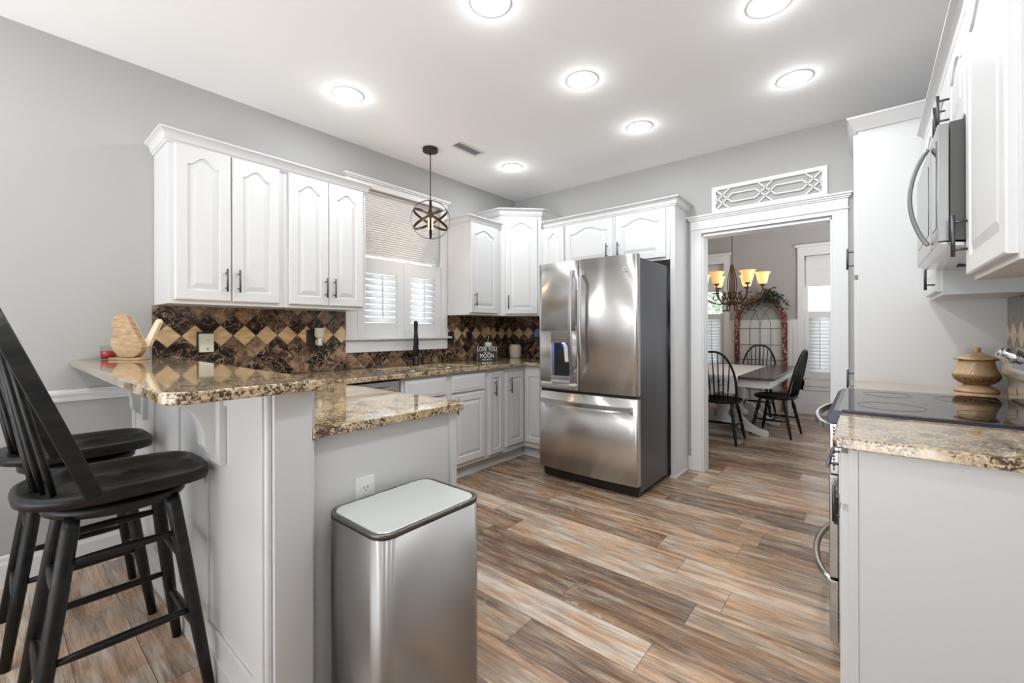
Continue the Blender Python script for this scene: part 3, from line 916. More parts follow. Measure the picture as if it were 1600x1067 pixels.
def text_mesh(name, body, size, m, parent, mat4, extr=0.0006, align='CENTER', sx=1.0):
    c = bpy.data.curves.new(name + '_curve', 'FONT')
    c.body = body; c.size = size; c.align_x = align; c.align_y = 'CENTER'; c.extrude = extr; c.resolution_u = 3
    o = bpy.data.objects.new(name + '_tmp', c); COL.objects.link(o)
    dg = bpy.context.evaluated_depsgraph_get(); dg.update()
    me = bpy.data.meshes.new_from_object(o.evaluated_get(dg))
    bpy.data.objects.remove(o); bpy.data.curves.remove(c)
    me.transform(mat4 @ Matrix.Diagonal((sx, 1, 1, 1)))
    off = parent_loc(parent) if parent is not None else Vector((0, 0, 0))
    me.transform(Matrix.Translation(-off))
    me.materials.clear(); me.materials.append(m)
    q = bpy.data.objects.new(name, me); COL.objects.link(q); q.parent = parent
    return q
MY = Matrix(((1, 0, 0, 0), (0, 0, -1, 0), (0, 1, 0, 0), (0, 0, 0, 1)))      # text in XZ facing -Y
text_mesh('emblem_letters', 'GE', 0.017, M_SLOT, rd, Matrix.Translation((1.826, ye - 0.0036, 1.664)) @ MY)

# ------------------------------------------------------------------ range
r = thing('range', 'stainless steel electric range with a black glass cooktop', 'range', (3.4, 2.37, 0))
Y0, Y1 = 1.988, 2.752
make('range_body', MB().box(3.10, XR - 0.012, Y0, Y1, 0.03, 0.902), M_STEELR, r)
make('cooktop_frame', MB().prism([(3.066, 0.872), (3.11, 0.872), (3.11, 0.903), (XR - 0.09, 0.903), (XR - 0.09, 0.921), (3.085, 0.921), (3.066, 0.905)], lambda a, b, h: (a, h, b), Y0, Y1), mat('dark_blue_steel_rim', (0.035, 0.04, 0.06), 0.25, 0.35), r, 0.002)
make('cooktop', MB().box(3.10, XR - 0.10, Y0 + 0.006, Y1 - 0.006, 0.921, 0.9265), M_GLASSBLACK, r, 0.001)
m = MB()
for (x, y, rad) in ((3.25, 2.18, 0.10), (3.25, 2.56, 0.085), (3.50, 2.18, 0.075), (3.50, 2.56, 0.10)):
    m.tube([(x + rad * math.cos(2 * PI * k / 40), y + rad * math.sin(2 * PI * k / 40), 0.9266) for k in range(40)], 0.0007, 4, True)
make('burner_marks', m, mat('burner_grey', (0.03, 0.03, 0.03), 0.2), r)
vs = make('vent_strip', MB().box(3.074, 3.10, Y0 + 0.002, Y1 - 0.002, 0.685, 0.871), M_STEELR, r, 0.002)
m = MB()
for k in range(14):
    m.box(3.083, 3.089, Y0 + 0.0004, Y0 + 0.004, 0.700 + k * 0.0118, 0.7068 + k * 0.0118)
make('vent_slots', m, M_SLOT, vs)
make('gap_seal', MB().box(3.10, 3.135, Y0 + 0.003, Y1 - 0.003, 0.05, 0.86), M_BLACK, r)
od = make('oven_door', MB().box(3.071, 3.099, Y0 + 0.002, Y1 - 0.002, 0.300, 0.680), M_STEELR, r, 0.003)
make('oven_window', MB().box(3.0695, 3.072, Y0 + 0.12, Y1 - 0.12, 0.36, 0.60), M_GLASSBLACK, od)
make('side_seal', MB().box(3.085, 3.098, Y0 + 0.0005, Y0 + 0.003, 0.50, 0.60), M_BLACK, od)
dr = make('storage_drawer', MB().box(3.071, 3.099, Y0 + 0.002, Y1 - 0.002, 0.060, 0.288), M_STEELR, r, 0.003)
def bow_handle(z, out, zdip):
    pts = []
    for i in range(25):
        t = i / 24
        y = 2.045 + (2.695 - 2.045) * t
        pts.append((3.078 - 0.074 * (math.sin(PI * t) ** 0.6) * out, y, z - zdip * math.sin(PI * t)))
    return pts
make('handle', MB().band(bow_handle(0.845, 0.92, 0.0), (0, 0, 1), 0.030, 0.014, False), M_STEELR, r, 0.003)
make('handle', MB().tube(bow_handle(0.262, 0.98, 0.0), 0.013, 12), M_STEELR, dr)
# back panel with knobs
bg = MB().prism([(XR - 0.012, 0.904), (3.644, 0.904), (3.640, 1.015), (3.626, 1.030), (3.622, 1.055), (3.640, 1.105), (3.668, 1.142), (3.69, 1.150), (XR - 0.012, 1.150)], lambda a, b, h: (a, h, b), Y0, Y1)
bp_ = make('backguard', bg, M_STEELR, r, 0.004)
nrm = Vector((-0.86, 0, 0.51)).normalized()
up_ = Vector((0.51, 0, 0.86)).normalized()
for y in (2.70, 2.62, 2.12, 2.04):
    c = Vector((3.640, y, 1.108))
    k = MB().tube([c - nrm * 0.004, c + nrm * 0.010, c + nrm * 0.0105, c + nrm * 0.036, c + nrm * 0.040], [0.030, 0.030, 0.024, 0.022, 0.018], 20)
    make('knob', k, M_CHROME, bp_)
c = Vector((3.634, 2.37, 1.098))
q = MB()
q.add([tuple(c + Vector((0, a, 0)) + up_ * b + nrm * h) for h in (0.0, 0.006) for a, b in ((-0.16, -0.034), (0.16, -0.034), (0.16, 0.034), (-0.16, 0.034))], [(3, 2, 1, 0), (4, 5, 6, 7), (0, 1, 5, 4), (1, 2, 6, 5), (2, 3, 7, 6), (3, 0, 4, 7)])
make('display', q, M_GLASSBLACK, bp_)
make('backguard_badge', MB().box(3.6405, 3.6425, 2.600, 2.604, 0.955, 0.985), M_SLOT, bp_)

# ------------------------------------------------------------------ microwave
r = thing('microwave', 'stainless steel over-the-range microwave with a curved handle', 'microwave', (3.55, 2.37, 1.5))
Y0, Y1 = 1.990, 2.741
make('microwave_body', MB().prism([(3.392, 1.512), (XR - 0.001, 1.478), (XR - 0.001, 1.897), (3.392, 1.897)], lambda a, b, h: (a, h, b), Y0, Y1), mat('dark_microwave_case', (0.09, 0.09, 0.085), 0.35, 0.7), r)
M_MICRO = steel('microwave_steel', (0.36, 0.36, 0.355), 0.2, 'H', 0.03)
md_ = make('microwave_door', MB().box(3.362, 3.390, Y0 + 0.185, Y1, 1.508, 1.895), M_MICRO, r, 0.003)
cpn = make('control_panel', MB().box(3.362, 3.390, Y0, Y0 + 0.182, 1.508, 1.895), M_MICRO, r, 0.003)
make('microwave_window', MB().box(3.3605, 3.3625, Y0 + 0.27, Y1 - 0.06, 1.575, 1.835), M_GLASSBLACK, md_)
make('keypad', MB().box(3.3605, 3.3625, Y0 + 0.03, Y0 + 0.155, 1.56, 1.85), M_GLASSBLACK, cpn)
make('vent_lip', MB().prism([(3.364, 1.506), (3.392, 1.506), (3.60, 1.474), (3.60, 1.470), (3.39, 1.495)], lambda a, b, h: (a, h, b), Y0 + 0.002, Y1 - 0.002), M_STEELR, r)
m = MB()
for y in (2.15, 2.55):
    m.box(3.47, 3.53, y - 0.03, y + 0.03, 1.480, 1.484)
make('grease_filter', m, M_SLOT, r)
pts = []
for i in range(21):
    t = i / 20
    pts.append((3.356 - 0.050 * math.sin(PI * t) ** 0.8, 2.195, 1.528 + 0.352 * t))
make('handle', MB().band(pts, (0, 1, 0), 0.020, 0.013, False), mat('dark_grey_steel', (0.20, 0.20, 0.20), 0.3, 0.9), md_, 0.003)

# ------------------------------------------------------------------ trash can
r = thing('trash_can', 'tall rectangular stainless steel trash can with a pale lid', 'trash can', (2.003, 0.878, 0))
TX0, TX1, TY0, TY1 = 1.852, 2.157, 0.672, 1.082
def rr_loop(ins, z, rad=0.052):
    return [(a, b, z) for a, b in rrect(TX0 + ins, TX1 - ins, TY0 + ins, TY1 - ins, (rad - ins * 0.8,) * 4, 8)]
make('bin_body', MB().rings([rr_loop(0, 0.012), rr_loop(0, 0.636)], True), M_STEELCAN, r)
make('base_ring', MB().rings([rr_loop(0.006, 0.0), rr_loop(0.006, 0.012)], True), M_BLACK, r)
make('rim', MB().rings([rr_loop(0.002, 0.636), rr_loop(0.003, 0.640), rr_loop(0.0, 0.641), rr_loop(0.0, 0.6495), rr_loop(0.0015, 0.651), rr_loop(0.012, 0.651), rr_loop(0.012, 0.644)], True), mat('dark_bin_rim', (0.16, 0.155, 0.145), 0.3, 0.9), r)
make('lid', MB().rings([rr_loop(0.0145, 0.640), rr_loop(0.0145, 0.650), rr_loop(0.0165, 0.652)], False), mat('pale_satin_lid', (0.55, 0.565, 0.545), 0.3, 0.35), r)
make('pedal', MB().box(TX1 - 0.01, TX1 + 0.035, 0.83, 0.93, 0.012, 0.022), M_STEELCAN, r, 0.003)

# ------------------------------------------------------------------ counter stools (built about the origin, facing +Y)
def stool():
    r = thing('counter_stool', '', 'stool', (0, 0, 0), 'black counter stools')
    # seat outline: broad, rounded at the back, squarer front with a dip
    W = 0.218; N = 44
    def outline(k):
        out = []
        for i in range(N):
            t = 2 * PI * i / N
            cx, cy_ = math.cos(t), math.sin(t)
            e = 0.48 if cy_ > 0 else 0.82
            out.append((k * W * math.copysign(abs(cx) ** e, cx) * (1.0 if cy_ < 0 else 0.97), k * 0.235 * math.copysign(abs(cy_) ** e, cy_)))
        return out
    def topz(x, y, k):
        z = 0.752
        z -= 0.017 * max(0, 1 - (abs(x) - 0.085) ** 2 / 0.006) * (1 if y > -0.16 else 0.3) * (1 if k < 0.93 else 0.2)
        z += 0.004 * math.exp(-(x / 0.03) ** 2) * (1 if y > 0 else 0)
        return z
    R = []
    R.append([(x, y, 0.714) for x, y in outline(0.93)])
    R.append([(x, y, 0.718) for x, y in outline(0.985)])
    R.append([(x, y, 0.738) for x, y in outline(1.0)])
    R.append([(x, y, 0.750) for x, y in outline(0.985)])
    for k in (0.93, 0.80, 0.65, 0.5, 0.33, 0.16, 0.02):
        R.append([(x, y, topz(x, y, k)) for x, y in outline(k)])
    make('seat', MB().rings(R, True), M_BLACKWOOD, r)
    make('swivel_plate', MB().lathe([(0.08, 0.700), (0.08, 0.7135)], (0, 0.0, 0), 24), M_BLACK, r)
    make('seat_ring', MB().lathe([(0.165, 0.662), (0.178, 0.668), (0.180, 0.690), (0.170, 0.699), (0.02, 0.699)], (0, 0.005, 0), 40), M_BLACKWOOD, r)
    legs = {}
    for sx in (-1, 1):
        for sy in (-1, 1):
            top = Vector((sx * 0.118, sy * 0.118 + 0.005, 0.672)); bot = Vector((sx * 0.208, sy * 0.208, 0.0))
            legs[(sx, sy)] = (top, bot)
            pts = [top.lerp(bot, t) for t in (0, 0.05, 0.3, 0.6, 1.0)]
            make('leg', MB().tube(pts, [0.018, 0.021, 0.0215, 0.020, 0.0155], 14), M_BLACKWOOD, r)
    def at(k, z):
        t, b = legs[k]
        return t.lerp(b, (t.z - z) / t.z)
    for sx, zs in ((1, (0.545, 0.285)), (-1, (0.545, 0.285))):
        for z in zs:
            a, b = at((sx, -1), z), at((sx, 1), z)
            make('stretcher', MB().tube([a, a.lerp(b, .2), a.lerp(b, .5), a.lerp(b, .8), b], [0.0085, 0.012, 0.0135, 0.012, 0.0085], 12), M_BLACKWOOD, r)
    for sy in (-1, 1):
        for z in (0.455, 0.215):
            a, b = at((-1, sy), z), at((1, sy), z)
            make('stretcher', MB().tube([a, a.lerp(b, .2), a.lerp(b, .5), a.lerp(b, .8), b], [0.0085, 0.0125, 0.0145, 0.0125, 0.0085], 12), M_BLACKWOOD, r)
    # bent back bow and spindles
    ys = lambda z: -0.075 - (z - 0.745) * 0.36
    bow = []
    for i in range(41):
        t = PI * i / 40
        x = 0.205 * math.copysign(abs(math.cos(t)) ** 0.55, math.cos(t))
        z = 0.742 + 0.560 * math.sin(t) ** 0.62
        bow.append((x, ys(z), z))
    make('back_bow', MB().band(bow, lambda i: (0, -0.94, -0.36), 0.040, 0.021, False), M_BLACKWOOD, r, 0.003)
    for k in range(7):
        q = (k - 3) / 3
        x0 = q * 0.115; x1 = q * 0.150
        zt = 0.742 + 0.560 * (1 - (abs(x1) / 0.205) ** (1 / 0.55 * 2)) ** 0.31
        y0 = -0.185 + 0.035 * q * q
        make('spindle', MB().tube([(x0, y0, 0.745), (x0 * .8 + x1 * .2, y0 * .8 + ys(zt) * .2, 0.745 * .8 + zt * .2), (x0 * .4 + x1 * .6, y0 * .4 + ys(zt) * .6, 0.745 * .4 + zt * .6), (x1, ys(zt), zt)], [0.0065, 0.0095, 0.0085, 0.0055], 8), M_BLACKWOOD, r)
    return r
s1 = stool()
s2 = copy_tree(s1)
s1.location = (1.252, 0.262, 0); s1['label'] = 'black spindle-back swivel stool nearest the camera, at the open end of the bar'
s2.location = (0.585, 0.232, 0); s2['label'] = 'black spindle-back swivel stool at the wall end of the bar, behind the nearer stool'

# ------------------------------------------------------------------ things on the bar
r = thing('wooden_bird', 'wooden cutout bird figurine on a small base, on the bar top', 'figurine', (0.2, 0.46, 1.073))
U3 = frame((0.157, 0.39, 1.0729), (0.8, 0.6, 0), (0.6, -0.8, 0))
M_PINE = mat('stained_pine', srgb(172, 142, 106), 0.5)
_t = NT(M_PINE); _t.l(_t.ramp(_t.noise(_t.vscale(_t.objco(), 12, 12, 50), 2.0, 4), [(0.3, srgb(150, 118, 84)), (0.7, srgb(192, 164, 128))]), _t.b.inputs['Base Color'])
M_PINEEDGE = mat('pale_pine_edge', srgb(226, 208, 178), 0.5)
body = [(0.012, 0.150), (0.005, 0.172), (-0.006, 0.196), (0.004, 0.206), (0.012, 0.222), (0.027, 0.234), (0.044, 0.239), (0.062, 0.238), (0.080, 0.229), (0.095, 0.207), (0.112, 0.175), (0.130, 0.138), (0.143, 0.112), (0.158, 0.090), (0.165, 0.066), (0.158, 0.044), (0.140, 0.024), (0.118, 0.014), (0.055, 0.014), (0.030, 0.026), (0.008, 0.048), (-0.004, 0.075), (-0.005, 0.100), (0.004, 0.125)]
make('bird_body', MB().prism(body, lambda a, z, b: U3(a, b, z), -0.036, -0.004), M_PINE, r, 0.0015)
make('bird_edge', MB().prism([(a * 0.985 + 0.004, z * 0.99 - 0.001 + 0.001) for a, z in body], lambda a, z, b: U3(a, b, z), -0.0365, -0.0385), M_PINEEDGE, r)
tail = [(0.122, 0.092), (0.150, 0.116), (0.198, 0.206), (0.212, 0.214), (0.222, 0.196), (0.180, 0.110), (0.160, 0.070), (0.140, 0.062)]
make('bird_tail', MB().prism(tail, lambda a, z, b: U3(a + 0.010, b, z), -0.060, -0.038), M_PINEEDGE, r, 0.001)
make('bird_base', MB().prism([(-0.006, 0), (0.160, 0), (0.160, 0.0125), (-0.006, 0.0125)], lambda a, z, b: U3(a, b, z), -0.066, 0.008), M_PINE, r, 0.0015)
r = thing('candle', 'red candle in a clear glass cup behind the wooden bird', 'candle', (0.060, 0.395, 1.073))
make('candle_wax', MB().lathe([(0.0, 0.004), (0.030, 0.004), (0.0325, 0.044), (0.0, 0.044)], (0.060, 0.395, 1.0729), 28), mat('red_wax', srgb(176, 24, 28), 0.4), r)
make('glass_cup', MB().lathe([(0.0, 0.0), (0.0325, 0.0), (0.0365, 0.074), (0.0345, 0.074), (0.031, 0.003), (0.0, 0.003)], (0.060, 0.395, 1.0729), 28), M_GLASS, r)

# ------------------------------------------------------------------ outlets and switches
def outlet_plate(name, label, fn, a, z, mplate, kind, aw=0.072, h=0.116, mface=None):
    r = thing(name, label, 'outlet' if kind != 'switch' else 'switch', fn(a, 0.0, z))
    make('cover_plate', fbox(MB(), fn, a - aw / 2, a + aw / 2, 0.0003, 0.006, z - h / 2, z + h / 2), mplate, r, 0.0015)
    mf = mface or mplate
    if kind == 'gfci':
        make('receptacle', fbox(MB(), fn, a - 0.017, a + 0.017, 0.006, 0.009, z - 0.034, z + 0.034), mf, r, 0.001)
        q = MB()
        for dz_ in (-0.022, 0.022):
            fbox(q, fn, a - 0.008, a - 0.0055, 0.009, 0.0095, z + dz_ - 0.005, z + dz_ + 0.005)
            fbox(q, fn, a + 0.0055, a + 0.008, 0.009, 0.0095, z + dz_ - 0.005, z + dz_ + 0.005)
            fbox(q, fn, a - 0.002, a + 0.002, 0.009, 0.0095, z + dz_ - 0.013, z + dz_ - 0.009)
        make('slots', q, M_SLOT, r)
        make('buttons', fbox(fbox(MB(), fn, a - 0.008, a + 0.008, 0.009, 0.0105, z - 0.006, z - 0.001), fn, a - 0.008, a + 0.008, 0.009, 0.0105, z + 0.001, z + 0.006), mf, r)
    elif kind == 'switch':
        make('rocker', fbox(MB(), fn, a - 0.016, a + 0.016, 0.006, 0.010, z - 0.032, z + 0.032), mf, r, 0.001)
    return r
FE = lambda a, b, z: (1.828 + b, a, z)
outlet_plate('wall_outlet', 'white outlet plate on the peninsula end panel, above the trash can', FE, 0.828, 0.655, M_WHITEPL, 'gfci')
FT = lambda a, b, z: (0.008 + b, a, z)
r = thing('wall_outlet', 'pale outlet plate framed in brown on the tiles above the bar', 'outlet', FT(0.838, 0, 1.145))
make('cover_plate', fbox(MB(), FT, 0.798, 0.884, 0.0003, 0.010, 1.088, 1.218), M_DARKPL, r, 0.002)
fc = make('charger_block', fbox(MB(), FT, 0.806, 0.882, 0.010, 0.030, 1.092, 1.206), mat('ivory_plastic', srgb(224, 222, 206), 0.35), r, 0.003)
q = MB(); fbox(q, FT, 0.842, 0.846, 0.030, 0.0306, 1.165, 1.171); fbox(q, FT, 0.850, 0.854, 0.030, 0.0306, 1.165, 1.171)
q.prism([(0.848 + 0.007 * math.cos(2 * PI * k / 16), 1.112 + 0.007 * math.sin(2 * PI * k / 16)) for k in range(16)], lambda a, b, h: FT(a, h, b), 0.030, 0.0308)
make('charger_ports', q, mat('grey_print', (0.25, 0.26, 0.27), 0.5), r)
outlet_plate('wall_outlet', 'brown outlet plate behind the plug-in wax warmer', FT, 1.508, 1.168, M_DARKPL, 'gfci', 0.08, 0.125, M_DARKPL)
r = thing('wax_warmer', 'cream plug-in wax warmer on the tiles beside the window trim', 'warmer', FT(1.545, 0.04, 1.17))
wx = Vector(FT(1.545, 0.048, 1.11))
make('dish', MB().lathe([(0.018, 0.058), (0.032, 0.066), (0.036, 0.085), (0.034, 0.125), (0.037, 0.130), (0.036, 0.134), (0.030, 0.131), (0.028, 0.10), (0.0, 0.098)], tuple(wx), 24), mat('cream_ceramic', srgb(226, 226, 208), 0.25), r)
make('stem', MB().lathe([(0.0, 0.0), (0.016, 0.002), (0.020, 0.018), (0.014, 0.035), (0.020, 0.060)], tuple(wx), 20), mat('cream_ceramic_stem', srgb(216, 214, 196), 0.3), r)
make('plug', fbox(MB(), FT, 1.530, 1.560, 0.011, 0.050, 1.118, 1.158), M_WHITEPL, r, 0.002)
outlet_plate('wall_switch', 'dark switch plate tight against the window trim on the corner side', FT, 2.888, 1.152, M_DARKPL, 'switch', 0.072, 0.118, M_BLACK)
outlet_plate('wall_outlet', 'brown outlet plate in the corner tiles above the little sign', FT, 3.138, 1.152, M_DARKPL, 'gfci', 0.078, 0.122, M_BLACK)

# ------------------------------------------------------------------ faucet
r = thing('faucet', 'matte black pull-down kitchen faucet standing before the window', 'faucet', (0.105, 2.385, 0.9153))
fx, fy, fz0 = 0.105, 2.385, 0.9153
FDX, FDY = 0.80, -0.60
make('faucet_base', MB().lathe([(0.030, 0), (0.030, 0.012), (0.024, 0.016), (0.024, 0.080), (0.019, 0.086), (0.0, 0.086)], (fx, fy, fz0), 24), M_MATTBLACK, r)
make('faucet_body', MB().tube([(fx, fy, fz0 + 0.08), (fx, fy, fz0 + 0.09), (fx, fy, fz0 + 0.17), (fx, fy, fz0 + 0.185), (fx, fy, fz0 + 0.30)], [0.024, 0.029, 0.024, 0.018, 0.016], 18), M_MATTBLACK, r)
gp = [(fx, fy, fz0 + 0.30)]
for k in range(1, 17):
    t = PI * k / 16
    q_ = 0.075 - 0.075 * math.cos(t); gp.append((fx + q_ * FDX, fy + q_ * FDY, fz0 + 0.30 + 0.075 * math.sin(t)))
make('hose', MB().tube(gp, 0.010, 12), M_MATTBLACK, r)
sp = []
for k in range(221):
    t = k / 220
    i = t * 16; i0 = min(15, int(i)); q = Vector(gp[i0]).lerp(Vector(gp[i0 + 1]), i - i0)
    a = Vector(gp[i0 + 1]) - Vector(gp[i0]); a.normalize(); n1 = Vector((-FDY, FDX, 0)); n2 = a.cross(n1)
    th = t * 2 * PI * 17
    sp.append(q + (n1 * math.cos(th) + n2 * math.sin(th)) * 0.0145)
make('spring', MB().tube(sp, 0.0034, 6), M_MATTBLACK, r)
make('spray_head', MB().lathe([(0.0, 0.0), (0.020, 0.0), (0.022, 0.02), (0.017, 0.10), (0.013, 0.125), (0.0, 0.125)], (fx + 0.15 * FDX, fy + 0.15 * FDY, fz0 + 0.176), 20), M_MATTBLACK, r)
make('docking_arm', MB().tube([(fx, fy, fz0 + 0.235), (fx + 0.15 * FDX, fy + 0.15 * FDY, fz0 + 0.235)], 0.006, 8), M_MATTBLACK, r)
make('lever_handle', MB().tube([(fx, fy, fz0 + 0.060), (fx, fy - 0.045, fz0 + 0.060), (fx + 0.005, fy - 0.10, fz0 + 0.062)], [0.013, 0.011, 0.009], 12), M_MATTBLACK, r)

# ------------------------------------------------------------------ sign, bottle, crock, coffee maker
r = thing('wooden_sign', 'small black sign lettered in white standing on the corner counter', 'sign', (0.27, 3.13, 0.9153))
a0 = Vector((0.222, 3.035, 0.9155)); uu = Vector((0.317 - 0.222, 3.226 - 3.035, 0)).normalized(); nn_ = Vector((uu.y, -uu.x, 0))
SW, SH = 0.213, 0.148
SF = frame(a0, uu, nn_)
make('sign_block', fbox(MB(), SF, 0, SW, -0.035, 0, 0, SH), mat('sign_black_paint', (0.022, 0.024, 0.024), 0.5), r, 0.001)
M_LETTER = mat('sign_white_paint', (0.78, 0.77, 0.73), 0.5)
def sign_text(body, size, zc, sx):
    m4 = Matrix((uu, Vector((0, 0, 1)), nn_)).transposed().to_4x4()
    p = a0 + uu * (SW / 2) + nn_ * 0.0006 + Vector((0, 0, zc)); m4.translation = p
    return text_mesh('lettering', body, size, M_LETTER, r, m4, 0.0004, 'CENTER', sx)
sign_text('LOVE YOU', 0.058, 0.118, 0.74)
sign_text('TO THE', 0.022, 0.084, 0.9)
sign_text('MOON', 0.060, 0.053, 0.80)
sign_text('AND BACK', 0.022, 0.016, 0.95)
q = MB(); fbox(q, SF, 0.003, SW - 0.003, 0, 0.0005, SH - 0.0045, SH - 0.003); fbox(q, SF, 0.003, 0.0045, 0, 0.0005, 0.003, SH - 0.003); fbox(q, SF, SW - 0.0045, SW - 0.003, 0, 0.0005, 0.003, SH - 0.003)
make('border_line', q, M_LETTER, r)
r = thing('wine_bottle', 'dark wine bottle with an orange foil neck behind the black sign', 'bottle', (0.145, 3.285, 0.9153))
bz = (0.145, 3.285, 0.9153)
make('bottle_glass', MB().lathe([(0.0, 0.0), (0.036, 0.0), (0.0375, 0.01), (0.0375, 0.19), (0.034, 0.215), (0.018, 0.245), (0.0145, 0.262), (0.0140, 0.275), (0.0, 0.275)], bz, 28), mat('dark_bottle_glass', (0.01, 0.012, 0.01), 0.06), r)
make('foil_capsule', MB().lathe([(0.0148, 0.252), (0.0146, 0.325), (0.0158, 0.327), (0.0158, 0.338), (0.0, 0.338)], bz, 24), mat('orange_foil', srgb(214, 150, 104), 0.35, 0.4), r)
make('bottle_label', MB().lathe([(0.0379, 0.05), (0.0379, 0.185)], bz, 28), mat('cream_paper', srgb(214, 206, 196), 0.7), r)
r = thing('crock', 'cream stoneware crock with a dark lid on the corner counter', 'crock', (0.155, 3.715, 0.9153))
cz = (0.155, 3.715, 0.9153)
make('crock_body', MB().lathe([(0.0, 0.0), (0.058, 0.0), (0.062, 0.008), (0.068, 0.05), (0.070, 0.105), (0.066, 0.128), (0.056, 0.136), (0.058, 0.144), (0.054, 0.150), (0.0, 0.150)], cz, 36), mat('cream_stoneware', srgb(206, 194, 172), 0.4), r)
make('crock_lid', MB().lathe([(0.050, 0.150), (0.050, 0.158), (0.012, 0.162), (0.010, 0.172), (0.014, 0.182), (0.0, 0.185)], cz, 30), mat('dark_lid_wood', (0.03, 0.024, 0.02), 0.45), r)
r = thing('coffee_maker', 'black coffee maker with a small blue screen half hidden by the refrigerator', 'coffee maker', (0.56, 3.74, 0.9153))
make('machine_body', MB().box(0.535, 0.70, 3.68, 3.85, 0.9153, 1.205), M_BLACK, r, 0.008)
make('machine_head', MB().prism([(3.56, 1.115), (3.68, 1.115), (3.85, 1.115), (3.85, 1.255), (3.62, 1.255)], lambda b, z, h: (h, b, z), 0.505, 0.70), M_BLACK, r, 0.004)
make('machine_foot', MB().box(0.535, 0.70, 3.575, 3.68, 0.9153, 0.945), M_BLACK, r, 0.004)
sn = Vector((0, -0.14, 0.06)).normalized()
q = MB()
for (za, zb) in ((0.125, 0.235),):
    q.add([(x, 3.56 + (z - 0) * 0.06 / 0.14 - 0.002, 1.115 + z) for (x, z) in ((0.515, 0.04), (0.60, 0.04), (0.60, 0.12), (0.515, 0.12))] + [(x, 3.56 + z * 0.06 / 0.14 + 0.002, 1.115 + z) for (x, z) in ((0.515, 0.04), (0.60, 0.04), (0.60, 0.12), (0.515, 0.12))], [(0, 1, 2, 3), (7, 6, 5, 4), (0, 4, 5, 1), (1, 5, 6, 2), (2, 6, 7, 3), (3, 7, 4, 0)])
make('screen', q, M_SCREEN, r)

# pottery jar
r = thing('pottery_jar', 'lidded tan pottery jar with a carved brown band, beside the range', 'jar', (3.592, 3.070, 0.9153))
jc = (3.592, 3.070, 0.9153)
M_POT = mat('tan_glaze', srgb(196, 160, 114), 0.14)
_t = NT(M_POT); _t.l(_t.ramp(_t.noise(_t.objco(), 14, 4), [(0.3, srgb(166, 134, 96)), (0.7, srgb(200, 172, 134))]), _t.b.inputs['Base Color'])
M_CARVE = mat('carved_brown_clay', srgb(120, 84, 52), 0.4)
_t = NT(M_CARVE); _n = _t.noise(_t.objco(), 75, 4, 0.6, 1.5); _t.l(_t.ramp(_n, [(0.38, srgb(62, 40, 24)), (0.62, srgb(158, 116, 74))]), _t.b.inputs['Base Color']); _t.bump(_n, 0.8, 0.006)
make('jar_foot', MB().lathe([(0.0, 0.0), (0.076, 0.0), (0.079, 0.004), (0.074, 0.012), (0.055, 0.026), (0.044, 0.033), (0.043, 0.036)], jc, 40), M_POT, r)
make('jar_band', MB().lathe([(0.043, 0.034), (0.060, 0.042), (0.076, 0.056), (0.0835, 0.072), (0.0845, 0.080)], jc, 40), M_CARVE, r)
make('jar_body', MB().lathe([(0.0843, 0.080), (0.079, 0.092), (0.070, 0.112), (0.064, 0.135), (0.063, 0.152), (0.060, 0.156), (0.0, 0.156)], jc, 40), M_POT, r)
rim = []
for k in range(64):
    t = 2 * PI * k / 64
    rim.append((jc[0] + (0.0770 + 0.0012 * math.sin(9 * t)) * math.cos(t), jc[1] + (0.0770 + 0.0012 * math.sin(9 * t)) * math.sin(t), jc[2] + 0.1575))
ld_ = make('jar_lid', MB().lathe([(0.0, 0.1565), (0.075, 0.1565), (0.077, 0.159), (0.060, 0.170), (0.040, 0.181), (0.022, 0.191), (0.0, 0.194)], jc, 44), M_POT, r)
make('lid_edge', MB().tube(rim, 0.0022, 6, True), M_CARVE, ld_)
make('lid_knob', MB().lathe([(0.016, 0.190), (0.0155, 0.196), (0.0165, 0.200), (0.0155, 0.205), (0.0170, 0.212), (0.015, 0.215), (0.0, 0.215)], jc, 24), M_POT, ld_)

# ------------------------------------------------------------------ window shutters and shade
def shutter(fn, label, a0, a1, z0, z1, b0=-0.012, group='plantation shutters', nl=8, zl0=1.288, zl1=1.702, tilt=58, ins=0.072):
    r = thing('plantation_shutter', label, 'shutter', fn((a0 + a1) / 2, b0, z0), group)
    m = MB()
    fbox(m, fn, a0, a0 + ins, b0, b0 + 0.026, z0, z1); fbox(m, fn, a1 - ins, a1, b0, b0 + 0.026, z0, z1)
    fbox(m, fn, a0 + ins, a1 - ins, b0, b0 + 0.026, z0, zl0); fbox(m, fn, a0 + ins, a1 - ins, b0, b0 + 0.026, zl1, z1)
    make('shutter_frame', m, M_TRIM, r, 0.002)
    L = MB()
    pitch = (zl1 - zl0) / nl
    c, s_ = math.cos(math.radians(tilt)), math.sin(math.radians(tilt))
    bc = b0 + 0.013
    for k in range(nl):
        zc_ = zl0 + pitch * (k + 0.5)
        pts = []
        hw, ht = 0.030, 0.0045
        for i in range(12):
            t = 2 * PI * i / 12
            p, q = hw * math.cos(t), ht * math.sin(t)
            pts.append((bc + p * c - q * s_, zc_ + p * s_ + q * c))
        L.prism(pts, lambda b, z, h: fn(h, b, z), a0 + ins + 0.001, a1 - ins - 0.001, True)
    make('louvers', L, M_LOUVER, r)
    make('tilt_rod', fbox(MB(), fn, (a0 + a1) / 2 - 0.006, (a0 + a1) / 2 + 0.006, b0 + 0.036, b0 + 0.046, zl0 + 0.045, zl1 - 0.01), M_TRIM, r, 0.001)
    return r
shutter(FW, 'white plantation shutter in the kitchen window, on the bar side', 1.874, 2.3275, 1.168, 1.826, tilt=-50)
